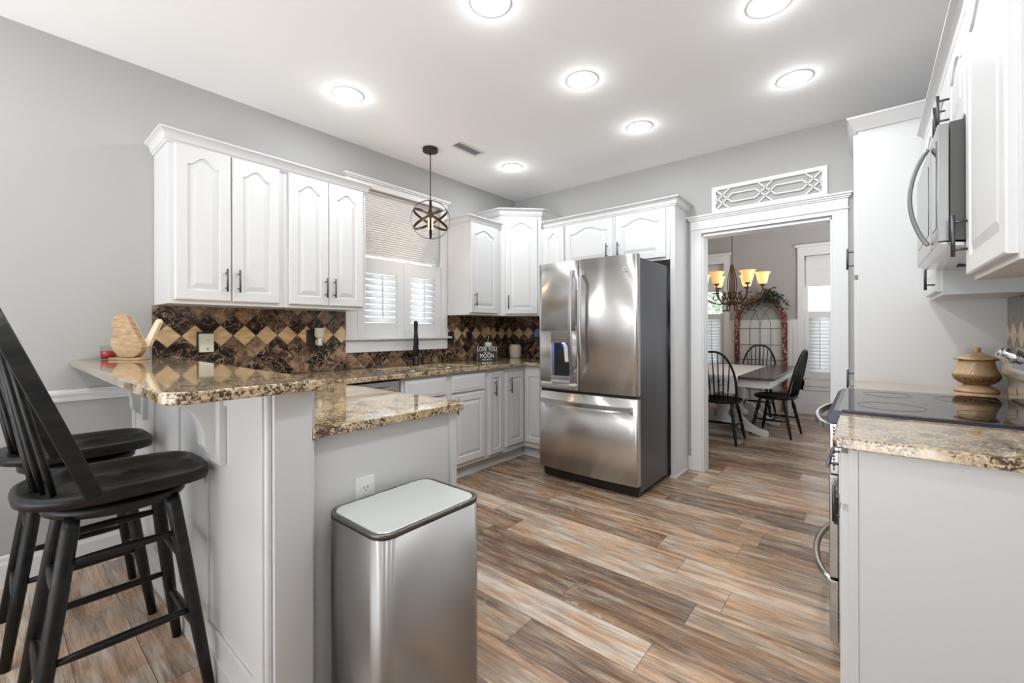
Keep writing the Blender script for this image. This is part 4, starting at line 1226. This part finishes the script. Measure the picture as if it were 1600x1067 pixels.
shutter(FW, 'white plantation shutter in the kitchen window, behind the faucet', 2.3295, 2.757, 1.168, 1.826, tilt=-50)
M_SHADE = mat('pleated_shade_fabric', (0.78, 0.775, 0.77), 0.9)
M_SHADE.node_tree.nodes['Principled BSDF'].inputs['Transmission Weight'].default_value = 0.0
r = thing('pleated_shade', 'grey-white pleated shade half lowered over the shutters', 'shade', (-0.04, 2.3, 1.84))
pp = []
nP = 27; z0_, z1_ = 1.862, 2.385
for k in range(nP * 2 + 1):
    pp.append((-0.050 + (0.012 if k % 2 else 0.0), z0_ + (z1_ - z0_) * k / (nP * 2)))
pl = pp + [(b - 0.003, z) for b, z in pp[::-1]]
mm = MB()
n_ = len(pp)
mm.add([(b, 1.876, z) for b, z in pp] + [(b, 2.742, z) for b, z in pp], [(i, i + 1, n_ + i + 1, n_ + i) for i in range(n_ - 1)])
mm.add([(b - 0.004, 1.876, z) for b, z in pp] + [(b - 0.004, 2.742, z) for b, z in pp], [(n_ + i, n_ + i + 1, i + 1, i) for i in range(n_ - 1)])
make('shade_fabric', mm, M_SHADE, r)
make('head_rail', MB().box(-0.062, -0.030, 1.874, 2.756, 2.382, 2.398), M_TRIM, r, 0.001)
make('bottom_rail', MB().box(-0.056, -0.034, 1.876, 2.744, 1.848, 1.864), M_TRIM, r, 0.001)

# lattice panel on the door header
r = None
m = MB()
LX0, LX1, LZ0, LZ1 = 2.168, 2.960, 2.2005, 2.420
def lb(p, q, w_=0.011):
    p = Vector((p[0], p[1])); q = Vector((q[0], q[1])); d = (q - p).normalized(); nn2 = Vector((-d.y, d.x)) * w_ / 2
    m.prism([tuple(p + nn2), tuple(p - nn2), tuple(q - nn2), tuple(q + nn2)], lambda a, b, h: (a, h, b), YB - 0.017, YB - 0.003)
FRW = 0.030
for (x0, x1, z0, z1) in ((LX0, LX0 + FRW + 0.004, LZ0, LZ1), (LX1 - FRW - 0.004, LX1, LZ0, LZ1), (LX0 + FRW + 0.004, LX1 - FRW - 0.004, LZ0, LZ0 + FRW), (LX0 + FRW + 0.004, LX1 - FRW - 0.004, LZ1 - FRW, LZ1)):
    m.box(x0, x1, YB - 0.019, YB - 0.002, z0, z1)
ax0, ax1, az0, az1 = LX0 + FRW, LX1 - FRW, LZ0 + FRW, LZ1 - FRW
zm = (az0 + az1) / 2; hh = (az1 - az0) / 2
def P(x, z): return (ax0 + (ax1 - ax0) * x, zm + hh * z)
for xc in (0.075, 0.5, 0.925):
    w1 = 0.085
    lb(P(xc - w1 * .8, 1), P(xc + w1 * 1.12, -0.42)); lb(P(xc + w1 * .8, 1), P(xc - w1 * 1.12, -0.42))
    lb(P(xc - w1 * .8, -1), P(xc + w1 * 1.12, 0.42)); lb(P(xc + w1 * .8, -1), P(xc - w1 * 1.12, 0.42))
for (xa, xb) in ((0.075 + 0.095, 0.5 - 0.095), (0.5 + 0.095, 0.925 - 0.095)):
    lb(P(xa, 0.42), P(xb, 0.42)); lb(P(xa, -0.42), P(xb, -0.42))
for z in (0.36, -0.36):
    lb(P(0.0, z), P(0.02, z)); lb(P(0.98, z), P(1.0, z))
tag(make('lattice_panel', m, M_TRIM, None, 0.0012), 'white geometric lattice panel resting on the door header', 'wall decor')

# ceiling vent
r = thing('ceiling_vent', 'white slotted air vent in the ceiling near the pendant', 'vent', (0.632, 2.512, CZ))
m = MB().box(0.570, 0.694, 2.362, 2.662, CZ - 0.006, CZ - 0.0003)
vf = MB().box(0.570, 0.592, 2.362, 2.662, CZ - 0.007, CZ - 0.0005).box(0.672, 0.694, 2.362, 2.662, CZ - 0.007, CZ - 0.0005).box(0.592, 0.672, 2.362, 2.384, CZ - 0.007, CZ - 0.0005).box(0.592, 0.672, 2.640, 2.662, CZ - 0.007, CZ - 0.0005)
make('vent_frame', vf, M_TRIM, r, 0.001)
make('vent_duct', MB().box(0.591, 0.673, 2.383, 2.641, CZ - 0.0012, CZ - 0.0004), M_SLOT, r)
m = MB()
for k in range(12):
    x = 0.596 + k * 0.0064
    m.prism([(x, CZ - 0.002), (x + 0.001, CZ - 0.002), (x + 0.0045, CZ - 0.0068), (x + 0.0035, CZ - 0.0068)], lambda a, b, h: (a, h, b), 2.384, 2.640)
make('vent_slats', m, M_TRIM, r)

# ------------------------------------------------------------------ pendant
r = thing('pendant_light', 'bronze orb pendant light of crossing metal bands, hanging before the window', 'pendant light', (0.395, 2.315, CZ))
pc = Vector((0.395, 2.315, 2.140)); PR = 0.157
make('canopy', MB().lathe([(0.0, -0.030), (0.058, -0.030), (0.062, -0.026), (0.062, -0.0005)], (pc.x, pc.y, CZ), 32), M_BRONZE, r, 0.001)
make('cord', MB().tube([(pc.x, pc.y, CZ - 0.03), (pc.x, pc.y, pc.z + PR)], 0.004, 8), M_BLACK, r)
ax = Vector((0.770, -0.638, 0)).normalized()
side_ = Vector((ax.y, -ax.x, 0))
for k, ang in enumerate((90, 28, -28)):
    t = Vector((0, 0, 1)) * math.sin(math.radians(ang)) + side_ * math.cos(math.radians(ang))
    nrm_ = ax.cross(t)
    pts = [pc + (ax * math.cos(2 * PI * i / 48) + t * math.sin(2 * PI * i / 48)) * (PR - 0.002 * k) for i in range(48)]
    make('orb_band', MB().band(pts, nrm_, 0.021, 0.002), M_BRONZE, r)
pts = [pc + (Vector((0, 0, 1)) * math.cos(2 * PI * i / 56) + side_ * math.sin(2 * PI * i / 56)) * (PR + 0.0025) for i in range(56)]
make('orb_band', MB().band(pts, ax, 0.021, 0.002), M_BRONZE, r)
make('socket', MB().lathe([(0.0, 0.02), (0.016, 0.02), (0.018, 0.075), (0.008, 0.09), (0.006, PR)], tuple(pc), 20), M_BRONZE, r)
make('bulb', MB().lathe([(0.0, -0.085), (0.012, -0.080), (0.019, -0.060), (0.019, -0.02), (0.012, 0.012), (0.010, 0.022)], tuple(pc), 20), M_BULB, r)
pl_ = bpy.data.lights.new('pendant_glow', 'POINT'); pl_.energy = 3.0; pl_.color = (1, 0.72, 0.42); pl_.shadow_soft_size = 0.03
po = bpy.data.objects.new('pendant_glow', pl_); COL.objects.link(po); po.parent = r; po.location = Vector((pc.x, pc.y, pc.z - 0.10)) - r.location

# ------------------------------------------------------------------ recessed lights
def can(x, y, label):
    r = thing('recessed_light', label, 'ceiling light', (x, y, CZ), 'recessed ceiling lights')
    make('trim_ring', MB().lathe([(0.078, -0.002), (0.080, -0.004), (0.095, -0.004), (0.098, -0.0005)], (x, y, CZ), 36), M_TRIM, r)
    make('lens', MB().lathe([(0.079, -0.0025), (0.05, -0.005), (0.001, -0.006)], (x, y, CZ), 36), M_LED, r)
    L = bpy.data.lights.new('recessed_lamp', 'AREA'); L.shape = 'DISK'; L.size = 0.14; L.energy = CAN_W; L.color = (0.925, 0.968, 1.0)
    o = bpy.data.objects.new('recessed_lamp', L); COL.objects.link(o); o.parent = r; o.location = (0, 0, -0.012)
    G = bpy.data.lights.new('added_halo_wash', 'POINT'); G.energy = CAN_W * 0.2; G.color = L.color; G.shadow_soft_size = 0.035  # extra point lamp below the lens, added for a halo and ceiling wash
    o = bpy.data.objects.new('added_halo_wash', G); COL.objects.link(o); o.parent = r; o.location = (0, 0, -0.047)
    return r
can(0.632, 1.450, 'recessed light above the bar-side wall cabinets')
can(0.655, 3.063, 'recessed light near the ceiling corner, beyond the vent')
can(1.852, 1.462, 'recessed light cut by the top edge, between the bar and the range')
can(1.860, 2.270, 'recessed light at the centre of the kitchen ceiling')
can(1.880, 3.066, 'recessed light in front of the refrigerator cabinets')
can(2.836, 2.290, 'recessed light cut by the top edge, nearest the microwave')
can(2.848, 3.078, 'recessed light before the doorway and pantry')
for x, y in ((1.86, 0.62), (2.84, 1.46), (2.84, 0.62), (0.64, -0.6), (1.86, -0.6)):  # unseen cans, assumed beyond the visible ones to supply light
    can(x, y, 'assumed recessed light of the kitchen ceiling, out of view')
# ------------------------------------------------------------------ dining room
def dining_window(name, x0, x1, cx0, cx1, labels):
    wi = window_unit(name, FD, x0, x1, WB, WT, 0.11)
    m = MB()
    fbox(m, FD, cx0, x0, 0, 0.02, WB - 0.10, WT); fbox(m, FD, x1, cx1, 0, 0.02, WB - 0.10, WT)
    fbox(m, FD, cx0, cx1, 0, 0.022, WT, dz(2.44)); fbox(m, FD, cx0 - 0.03, cx1 + 0.03, 0, 0.04, dz(2.44), dz(2.477))
    fbox(m, FD, cx0, cx1, 0, 0.02, WB - 0.10, WB)
    make('window_frame', m, M_TRIM, wi, 0.002)
    zt, zb = dz(1.485), WB + 0.01
    mid = (x0 + x1) / 2
    for (a0, a1, lab) in ((x0 + 0.004, mid - 0.002, labels[0]), (mid + 0.002, x1 - 0.004, labels[1])):
        shutter(FD, lab, a0, a1, zb, zt, -0.03, 'dining room shutters', 16, zb + 0.09, zt - 0.09, -55, 0.045)
    r = thing('roman_shade', labels[2], 'shade', FD(mid, -0.06, WT), 'dining room shades')
    m = MB()
    fbox(m, FD, x0 + 0.012, x1 - 0.012, -0.06, -0.05, dz(1.855), WT - 0.004)
    make('shade_fabric', m, mat('white_shade_cloth', (0.74, 0.73, 0.72), 0.9), r)
    make('shade_fold', fbox(MB(), FD, x0 + 0.012, x1 - 0.012, -0.05, -0.044, dz(1.855), dz(2.10)), mat('white_shade_cloth_fold', (0.74, 0.73, 0.72), 0.9), r, 0.002)
dining_window('window_2', RWX0, RWX1, dx(2.375), RWX1 + 0.085, ('white shutter in the dining window nearest the doorway edge', 'white shutter in the dining window, hidden side by the door casing', 'white shade at the top of the dining window beyond the arch'))
dining_window('window_3', LWX0, LWX1, LWX0 - 0.085, dx(1.448), ('white shutter in the dining window behind the chandelier, far panel', 'white shutter in the dining window behind the chandelier, beside the arch', 'white shade at the top of the dining window behind the chandelier'))
# wainscot
WR0, WR1 = dz(1.278), dz(1.374)
m = MB()
segs = [(-0.5, LWX0 - 0.086), (dx(1.448) + 0.001, dx(2.375) - 0.001), (RWX1 + 0.086, 4.3)]
for a0, a1 in segs:
    fbox(m, FD, a0, a1, 0, 0.008, 0.0, WR0)
    fbox(m, FD, a0, a1, 0, 0.018, WR0, WR1 - 0.012); fbox(m, FD, a0, a1, 0, 0.032, WR1 - 0.012, WR1)
    fbox(m, FD, a0, a1, 0, 0.020, 0, 0.17)
    x = a0
    while x < a1:
        fbox(m, FD, x, min(a1, x + 0.07), 0, 0.016, 0.17, WR0); x += 0.43
for a0, a1 in ((LWX0 - 0.085, dx(1.448)), (dx(2.375), RWX1 + 0.085)):
    fbox(m, FD, a0, a1, 0, 0.008, 0, WB - 0.10); fbox(m, FD, a0, a1, 0, 0.020, 0, 0.17)
    fbox(m, FD, a0, a0 + 0.07, 0, 0.016, 0.17, WB - 0.10); fbox(m, FD, a1 - 0.07, a1, 0, 0.016, 0.17, WB - 0.10); fbox(m, FD, a0, a1, 0, 0.016, WB - 0.16, WB - 0.10)
struct('trim_wainscot', m, M_TRIM, None, 0.001)

# table
TX0_, TX1_, TYA, TYB, TZ = 1.20, 2.46, 5.02, 6.98, 0.728
r = thing('dining_table', 'dining table with a dark top and white pedestal base', 'table', (1.84, 6.0, 0))
M_DTOP = mat('dark_table_top', (0.045, 0.028, 0.030), 0.22)
M_WOODW = mat('distressed_white_wood', (0.70, 0.69, 0.67), 0.5)
make('tabletop', MB().prism(rrect(TX0_, TX1_, TYA, TYB, (0.05,) * 4), lambda a, b, h: (a, b, h), TZ - 0.03, TZ), M_DTOP, r, 0.008, 3)
make('apron', MB().box(TX0_ + 0.05, TX1_ - 0.05, TYA + 0.06, TYA + 0.08, TZ - 0.115, TZ - 0.031).box(TX0_ + 0.05, TX1_ - 0.05, TYB - 0.08, TYB - 0.06, TZ - 0.115, TZ - 0.031)
     .box(TX0_ + 0.05, TX0_ + 0.07, TYA + 0.08, TYB - 0.08, TZ - 0.115, TZ - 0.031).box(TX1_ - 0.07, TX1_ - 0.05, TYA + 0.08, TYB - 0.08, TZ - 0.115, TZ - 0.031), M_WOODW, r, 0.002)
for yy in (5.62, 6.38):
    p = make('pedestal', MB().lathe([(0.13, 0.10), (0.13, 0.16), (0.07, 0.20), (0.06, 0.26), (0.10, 0.34), (0.105, 0.42), (0.065, 0.50), (0.06, 0.54), (0.10, 0.60), (0.12, 0.66), (0.12, TZ - 0.031)], (1.84, yy, 0), 28), M_WOODW, r)
    for sx in (-1, 1):
        prf = [(0.10, 0.10), (0.10, 0.28), (0.17, 0.25), (0.26, 0.15), (0.36, 0.085), (0.44, 0.075), (0.47, 0.05), (0.47, 0.0), (0.40, 0.0), (0.30, 0.035), (0.20, 0.06)]
        make('pedestal_foot', MB().prism(prf, lambda a, b, h: (1.84 + sx * a, yy + h, b), -0.035, 0.035), M_WOODW, r, 0.006)
r = make('table_runner', MB(), M_WOODW)
bpy.data.objects.remove(r)
M_RUN = mat('floral_cloth', (0.72, 0.71, 0.70), 0.85)
_t = NT(M_RUN)
_p = _t.pos()
_v = _t.n('ShaderNodeTexVoronoi'); _t.l(_p, _v.inputs['Vector']); _v.inputs['Scale'].default_value = 11
_lf = _t.noise(_p, 42, 5, 0.6, 1.5)
_mk = _t.math('MULTIPLY', _t.ramp(_v.outputs['Distance'], [(0.30, (1, 1, 1)), (0.55, (0, 0, 0))]), _t.ramp(_lf, [(0.50, (0, 0, 0)), (0.56, (1, 1, 1))]))
_s = _t.sep(_p)
_mk = _t.math('MULTIPLY', _mk, _t.math('LESS_THAN', _s[2], TZ - 0.01))
_t.l(_t.mix(_mk, (0.72, 0.71, 0.70, 1), (0.13, 0.14, 0.12, 1)), _t.b.inputs['Base Color'])
m = MB()
RX0, RX1 = 1.45, 2.125
n = 14
prof = [(TYB - 0.3, TZ + 0.003), (TYA + 0.02, TZ + 0.003), (TYA - 0.006, TZ + 0.001), (TYA - 0.012, TZ - 0.03)] + [(TYA - 0.014 - 0.002 * k, TZ - 0.03 - 0.026 * k) for k in range(1, 7)]
rows = []
for i, (y, z) in enumerate(prof):
    rows.append([(RX0 + (RX1 - RX0) * j / n, y - (0.006 * math.sin(j * 1.7) if i > 4 else 0) - (0.004 if i > 4 else 0), z) for j in range(n + 1)])
vs = [q for row in rows for q in row]
fs = [(i * (n + 1) + j, i * (n + 1) + j + 1, (i + 1) * (n + 1) + j + 1, (i + 1) * (n + 1) + j) for i in range(len(rows) - 1) for j in range(n)]
m.add(vs, fs, True)
o = make('table_runner', m, M_RUN)
sd = o.modifiers.new('thickness', 'SOLIDIFY'); sd.thickness = 0.002; sd.offset = 1
tag(o, 'white floral cloth runner hanging over the near end of the dining table', 'runner')

# windsor dining chairs (built about the origin, facing +Y)
def windsor():
    r = thing('windsor_chair', '', 'chair', (0, 0, 0), 'black windsor dining chairs')
    N = 36
    def outl(k):
        out = []
        for i in range(N):
            t = 2 * PI * i / N
            c, s_ = math.cos(t), math.sin(t)
            out.append((k * 0.235 * math.copysign(abs(c) ** 0.8, c) * (1 - 0.06 * (s_ < 0) * abs(s_)), k * 0.215 * math.copysign(abs(s_) ** 0.75, s_)))
        return out
    R = [[(x, y, 0.425) for x, y in outl(0.90)], [(x, y, 0.440) for x, y in outl(1.0)], [(x, y, 0.458) for x, y in outl(0.99)], [(x, y, 0.462) for x, y in outl(0.93)], [(x, y, 0.452) for x, y in outl(0.7)], [(x, y, 0.448) for x, y in outl(0.4)], [(x, y, 0.450) for x, y in outl(0.05)]]
    make('seat', MB().rings(R, True), M_BLACKWOOD, r)
    L = {}
    for sx in (-1, 1):
        for sy in (-1, 1):
            t = Vector((sx * 0.15, sy * 0.12, 0.432)); b = Vector((sx * 0.215, sy * 0.205, 0.0)); L[(sx, sy)] = (t, b)
            ts = [0, 0.06, 0.12, 0.2, 0.3, 0.38, 0.42, 0.46, 0.52, 0.56, 0.62, 0.8, 1.0]
            rs = [0.011, 0.015, 0.012, 0.019, 0.021, 0.014, 0.020, 0.014, 0.020, 0.014, 0.019, 0.016, 0.011]
            make('leg', MB().tube([t.lerp(b, q) for q in ts], rs, 12), M_BLACKWOOD, r)
    mids = []
    for sx in (-1, 1):
        a = L[(sx, -1)][0].lerp(L[(sx, -1)][1], 0.57); b = L[(sx, 1)][0].lerp(L[(sx, 1)][1], 0.57)
        make('stretcher', MB().tube([a, a.lerp(b, .25), a.lerp(b, .5), a.lerp(b, .75), b], [0.008, 0.011, 0.015, 0.011, 0.008], 10), M_BLACKWOOD, r)
        mids.append(a.lerp(b, .5))
    make('stretcher', MB().tube([mids[0], mids[0].lerp(mids[1], .25), mids[0].lerp(mids[1], .5), mids[0].lerp(mids[1], .75), mids[1]], [0.008, 0.011, 0.015, 0.011, 0.008], 10), M_BLACKWOOD, r)
    ys = lambda z: -0.165 - (z - 0.455) * 0.24
    bow = []
    for i in range(41):
        t = PI * i / 40
        bow.append((0.205 * math.copysign(abs(math.cos(t)) ** 0.72, math.cos(t)) + 0.0, ys(0.452 + 0.535 * math.sin(t) ** 0.8), 0.452 + 0.535 * math.sin(t) ** 0.8))
    bow = [(x * (1 + 0.10 * math.sin(PI * min(1, (z - 0.452) / 0.535))), y, z) for x, y, z in bow]
    make('back_bow', MB().tube(bow, 0.0125, 12), M_BLACKWOOD, r)
    for k in range(7):
        q = (k - 3) / 3
        x0 = q * 0.125; x1 = q * 0.165
        zt = 0.452 + 0.535 * (1 - (abs(x1) / 0.215) ** (2 / 0.72)) ** 0.4
        make('spindle', MB().tube([(x0, -0.175, 0.452), (x0 * .6 + x1 * .4, -0.175 * .6 + ys(zt) * .4, 0.452 * .6 + zt * .4), (x1, ys(zt), zt)], [0.006, 0.008, 0.005], 8), M_BLACKWOOD, r)
    return r
c1 = windsor()
c2 = copy_tree(c1); c3 = copy_tree(c1)
c1.location = (1.900, 5.185, 0); c1['label'] = 'black windsor chair at the near end of the dining table, its back to the kitchen'
c2.location = (2.350, 5.86, 0); c2.rotation_euler = (0, 0, math.radians(83)); c2['label'] = 'black windsor chair at the long side of the dining table, seen in profile'
c3.location = (1.93, 7.06, 0); c3.rotation_euler = (0, 0, PI); c3['label'] = 'black windsor chair at the far end of the dining table, before the arch'

# chandelier
CX, CYY = 1.854, 6.0
r = thing('chandelier', 'brown iron chandelier with six lit amber glass shades over the dining table', 'chandelier', (CX, CYY, DCZ))
ch = MB()
k = 0
z = DCZ - 0.03
while z > 2.06:
    pts = []
    for i in range(12):
        t = 2 * PI * i / 12
        a = 0.008 * math.cos(t); b = 0.021 * math.sin(t)
        pts.append((CX + (a if k % 2 else 0), CYY + (0 if k % 2 else a), z - 0.021 + b))
    ch.tube(pts, 0.0022, 5, True); z -= 0.032; k += 1
make('chain', ch, M_IRON, r)
make('canopy', MB().lathe([(0.0, -0.035), (0.02, -0.034), (0.06, -0.012), (0.062, -0.0005)], (CX, CYY, DCZ), 24), M_IRON, r)
make('hub', MB().lathe([(0.0, -0.02), (0.045, -0.02), (0.055, -0.012), (0.055, 0.030), (0.03, 0.036), (0.012, 0.05), (0.009, 0.44), (0.022, 0.455), (0.024, 0.475), (0.010, 0.49), (0.0, 0.495)], (CX, CYY, 1.560), 24), M_IRON, r)
for k in range(6):
    t = 2 * PI * k / 6 + 0.3
    e = Vector((math.cos(t), math.sin(t), 0))
    cg = MB().tube([Vector((CX, CYY, 1.60 + 0.44 * i / 14)) + e * (0.012 + 0.040 * math.sin(PI * (i / 14) ** 0.85)) for i in range(15)], 0.006, 7)
    make('cage_rib', cg, M_IRON, r)
M_AMBER = emis('lit_amber_glass', (1.0, 0.60, 0.20), 1.0)
_b = M_AMBER.node_tree.nodes['Principled BSDF']; _b.inputs['Base Color'].default_value = (0.85, 0.62, 0.32, 1)
_t = NT(M_AMBER); _s = _t.sep(_t.objco())
for k in range(6):
    t = 2 * PI * k / 6 + math.radians(12)
    e = Vector((math.cos(t), math.sin(t), 0)); c0 = Vector((CX, CYY, 0))
    R_ = 0.335
    zo = 1.765
    path = [(0.05, 1.575), (0.10, 1.555), (0.18, 1.555), (0.26, 1.590), (0.315, 1.640), (R_, 1.700), (R_, zo)]
    # smooth the arm
    sm = []
    for i in range(len(path) - 1):
        for q in range(4):
            f = q / 4
            p0 = path[max(0, i - 1)]; p1 = path[i]; p2 = path[i + 1]; p3 = path[min(len(path) - 1, i + 2)]
            g = lambda a, b, c_, d_: 0.5 * (2 * b + (c_ - a) * f + (2 * a - 5 * b + 4 * c_ - d_) * f * f + (3 * b - a - 3 * c_ + d_) * f ** 3)
            sm.append((g(p0[0], p1[0], p2[0], p3[0]), g(p0[1], p1[1], p2[1], p3[1])))
    sm.append(path[-1])
    am = MB().tube([c0 + e * a + Vector((0, 0, z_)) for a, z_ in sm], 0.009, 7)
    sc = [(0.20 + (0.062 - 0.0028 * i) * math.cos(0.34 * i + 1.2) * 0.9, 1.635 + (0.062 - 0.0028 * i) * math.sin(0.34 * i + 1.2)) for i in range(20)]
    am.tube([c0 + e * a + Vector((0, 0, z_)) for a, z_ in sc], 0.007, 6)
    sc = [(0.045 + 0.075 * (i / 14) + 0.03 * math.sin(i * 0.45), 1.60 + 0.10 * math.sin(PI * i / 14)) for i in range(15)]
    am.tube([c0 + e * a + Vector((0, 0, z_)) for a, z_ in sc], 0.007, 6)
    a_ = make('arm', am, M_IRON, r)
    lo_ = MB().tube([c0 + e * (0.03 + 0.10 * (i / 12) + 0.012 * math.sin(i)) + Vector((0, 0, 1.545 - 0.085 * math.sin(PI * (i / 12) * 0.75) + (0.035 if i > 10 else 0))) for i in range(13)], [0.010 - 0.0004 * i for i in range(13)], 7)
    make('lower_scroll', lo_, M_IRON, r)
    cc = c0 + e * R_
    make('shade_cup', MB().lathe([(0.0, 0.0), (0.030, 0.004), (0.034, 0.014), (0.024, 0.022), (0.0, 0.022)], (cc.x, cc.y, zo), 18), M_IRON, a_)
    make('glass_shade', MB().lathe([(0.030, 0.022), (0.048, 0.035), (0.058, 0.075), (0.063, 0.115), (0.076, 0.150), (0.090, 0.166), (0.088, 0.167), (0.073, 0.151), (0.060, 0.115), (0.055, 0.075), (0.045, 0.037), (0.028, 0.025)], (cc.x, cc.y, zo), 26), M_AMBER, a_)
cl = bpy.data.lights.new('chandelier_glow', 'POINT'); cl.energy = 14; cl.color = (1, 0.74, 0.45); cl.shadow_soft_size = 0.25
co = bpy.data.objects.new('chandelier_glow', cl); COL.objects.link(co); co.parent = r; co.location = (0, 0, 1.98 - DCZ)

# arched window frame leaning on the wall
AL, ARR = dx(1.529), dx(2.251)
axc = (AL + ARR) / 2; hw = (ARR - AL) / 2
zsp = dz(1.34); zap = dz(1.735)
r = thing('arched_frame', 'rusty arched window frame with thin wire muntins standing against the dining room wall', 'wall decor', (axc, YD - 0.06, 0))
M_RUST = mat('rusty_peeling_paint', (0.2, 0.09, 0.06), 0.7)
_t = NT(M_RUST); _n1 = _t.noise(_t.pos(), 26, 6, 0.7, 0.4)
_t.l(_t.ramp(_n1, [(0.38, srgb(62, 26, 18)), (0.53, srgb(112, 52, 36)), (0.60, srgb(180, 152, 142)), (0.70, srgb(212, 196, 186))], 'LINEAR'), _t.b.inputs['Base Color'])
ya = YD - 0.062
outer = [(AL, 0.0)] + [(axc - hw * math.cos(PI * i / 24), zsp + (zap - zsp) * math.sin(PI * i / 24)) for i in range(25)] + [(ARR, 0.0)]
wf = 0.072
inner = [(AL + wf, 0.0)] + [(axc - (hw - wf) * math.cos(PI * i / 24), zsp + (zap - zsp - wf) * math.sin(PI * i / 24)) for i in range(25)] + [(ARR - wf, 0.0)]
m = MB()
k = len(outer)
vs = [(x, ya, z) for x, z in outer] + [(x, ya, z) for x, z in inner] + [(x, ya + 0.03, z) for x, z in outer] + [(x, ya + 0.03, z) for x, z in inner]
fs = []
for i in range(k - 1):
    fs += [(i, i + 1, k + i + 1, k + i), (2 * k + i + 1, 2 * k + i, 3 * k + i, 3 * k + i + 1), (i + 1, i, 2 * k + i, 2 * k + i + 1), (k + i, k + i + 1, 3 * k + i + 1, 3 * k + i)]
fs += [(0, k, 3 * k, 2 * k), (k - 1, 3 * k - 1, 4 * k - 1, 2 * k - 1)]
m.add(vs, fs)
make('frame', m, M_RUST, r, 0.003)
M_WIRE = mat('worn_dark_wire', (0.10, 0.09, 0.085), 0.6)
iw = hw - wf
wires = MB()
for q in (-0.5, 0.0, 0.5):
    x = axc + iw * q
    wires.tube([(x, ya + 0.015, 0.02), (x, ya + 0.015, zsp - 0.10)], 0.005, 6)
for z in (0.30, 0.53, 0.76, 0.99, zsp - 0.10):
    wires.tube([(axc - iw, ya + 0.015, z), (axc + iw, ya + 0.015, z)], 0.005, 6)
for c0_, s_ in ((-1.0, 1), (-0.5, 1), (0.0, 1), (1.0, -1), (0.5, -1), (0.0, -1)):
    x0 = axc + iw * c0_
    rr2 = iw * 0.95
    pts = []
    for i in range(13):
        t = (PI / 2) * i / 12
        x = x0 + s_ * 0.5 * iw * 0 + s_ * rr2 * (1 - math.cos(t)); z = zsp - 0.10 + 0.36 * math.sin(t)
        d = (x - axc) / iw
        if abs(d) > 1 or z > zsp + (zap - zsp - wf) * math.sqrt(max(0, 1 - d * d)): break
        pts.append((x, ya + 0.015, z))
    if len(pts) > 2: wires.tube(pts, 0.0035, 5)
make('wire_muntins', wires, M_WIRE, r)
# greenery swag on the arch
r = thing('greenery_swag', 'dark green leaf swag with amber berries hung on top of the arched frame', 'wreath', (axc, YD - 0.10, zap))
gm = MB(); bm_ = MB(); tw = MB()
rng = random.Random(5)
def leaf(c, d, n_, ln, wd):
    d = d.normalized(); sdv = d.cross(n_).normalized()
    p = [c, c + d * ln * .35 + sdv * wd * .5 + n_ * ln * .05, c + d * ln, c + d * ln * .35 - sdv * wd * .5 + n_ * ln * .05]
    gm.add([tuple(v) for v in p], [(0, 1, 2), (0, 2, 3)])
cxs = dx(1.985)
for i in range(300):
    u_ = rng.gauss(0, 0.42)
    a = max(-1, min(1, u_))
    c = Vector((cxs + a * 0.27 + 0.02, YD - 0.125 + rng.uniform(-0.04, 0.015), dz(1.76) - 0.17 * a * a + rng.gauss(0, 0.055) - 0.02))
    d = Vector((rng.gauss(0.25 * a, 1), rng.gauss(-0.4, 0.6), rng.gauss(-0.15, 0.8)))
    n_ = Vector((rng.gauss(0, 1), -1, rng.gauss(0, 1))).normalized()
    if d.y > 0.2: d.y = -d.y
    leaf(c, d, n_, rng.uniform(0.045, 0.075), rng.uniform(0.022, 0.036))
for i in range(34):
    a = rng.uniform(-0.7, 0.3)
    c = Vector((cxs + a * 0.27, YD - 0.14 + rng.uniform(-0.03, 0.02), dz(1.77) - 0.17 * a * a + rng.gauss(0, 0.04)))
    bm_.lathe([(0.0, -0.013), (0.009, -0.009), (0.013, 0.0), (0.009, 0.009), (0.0, 0.013)], tuple(c), 8)
tw.tube([(cxs - 0.30 + 0.6 * i / 12, YD - 0.090, dz(1.76) - 0.19 * ((i - 6) / 6) ** 2) for i in range(13)], 0.007, 6)
make('swag_leaves', gm, mat('dark_leaf', (0.045, 0.052, 0.035), 0.6), r)
make('berries', bm_, mat('amber_berries', (0.38, 0.18, 0.06), 0.5), r)
make('twig', tw, M_IRON, r)

# foliage seen through the dining window
def shrub(x, y, h, wd, label):
    r = thing('garden_shrub', label, 'shrub', (x, y, -0.3), 'shrubs outside the dining window')
    g = MB(); rg = random.Random(int(x * 100))
    for i in range(1500):
        v = Vector((rg.gauss(0, 1), rg.gauss(0, 1), rg.gauss(0, 1))).normalized() * (0.75 + 0.25 * rg.random())
        c = Vector((x + v.x * wd, y + v.y * wd * .6, -0.3 + h * 0.55 + v.z * h * 0.45))
        d = Vector((rg.gauss(0, 1), rg.gauss(0, 1), rg.gauss(0, 1))).normalized(); s2_ = d.orthogonal().normalized()
        g.add([tuple(c), tuple(c + d * .06 + s2_ * .03), tuple(c + d * .13), tuple(c + d * .06 - s2_ * .03)], [(0, 1, 2, 3)])
    make('foliage', g, mat('garden_leaf', (0.42, 0.50, 0.36), 0.7), r)
    make('trunk', MB().tube([(x, y, -0.3), (x, y, h * 0.5)], 0.04, 8), M_IRON, r)
shrub(0.35, 9.8, 2.6, 0.9, 'green shrub outside the dining window behind the chandelier, further along')
shrub(-1.6, 11.4, 2.9, 1.1, 'green shrub outside the dining window behind the chandelier, set further back')
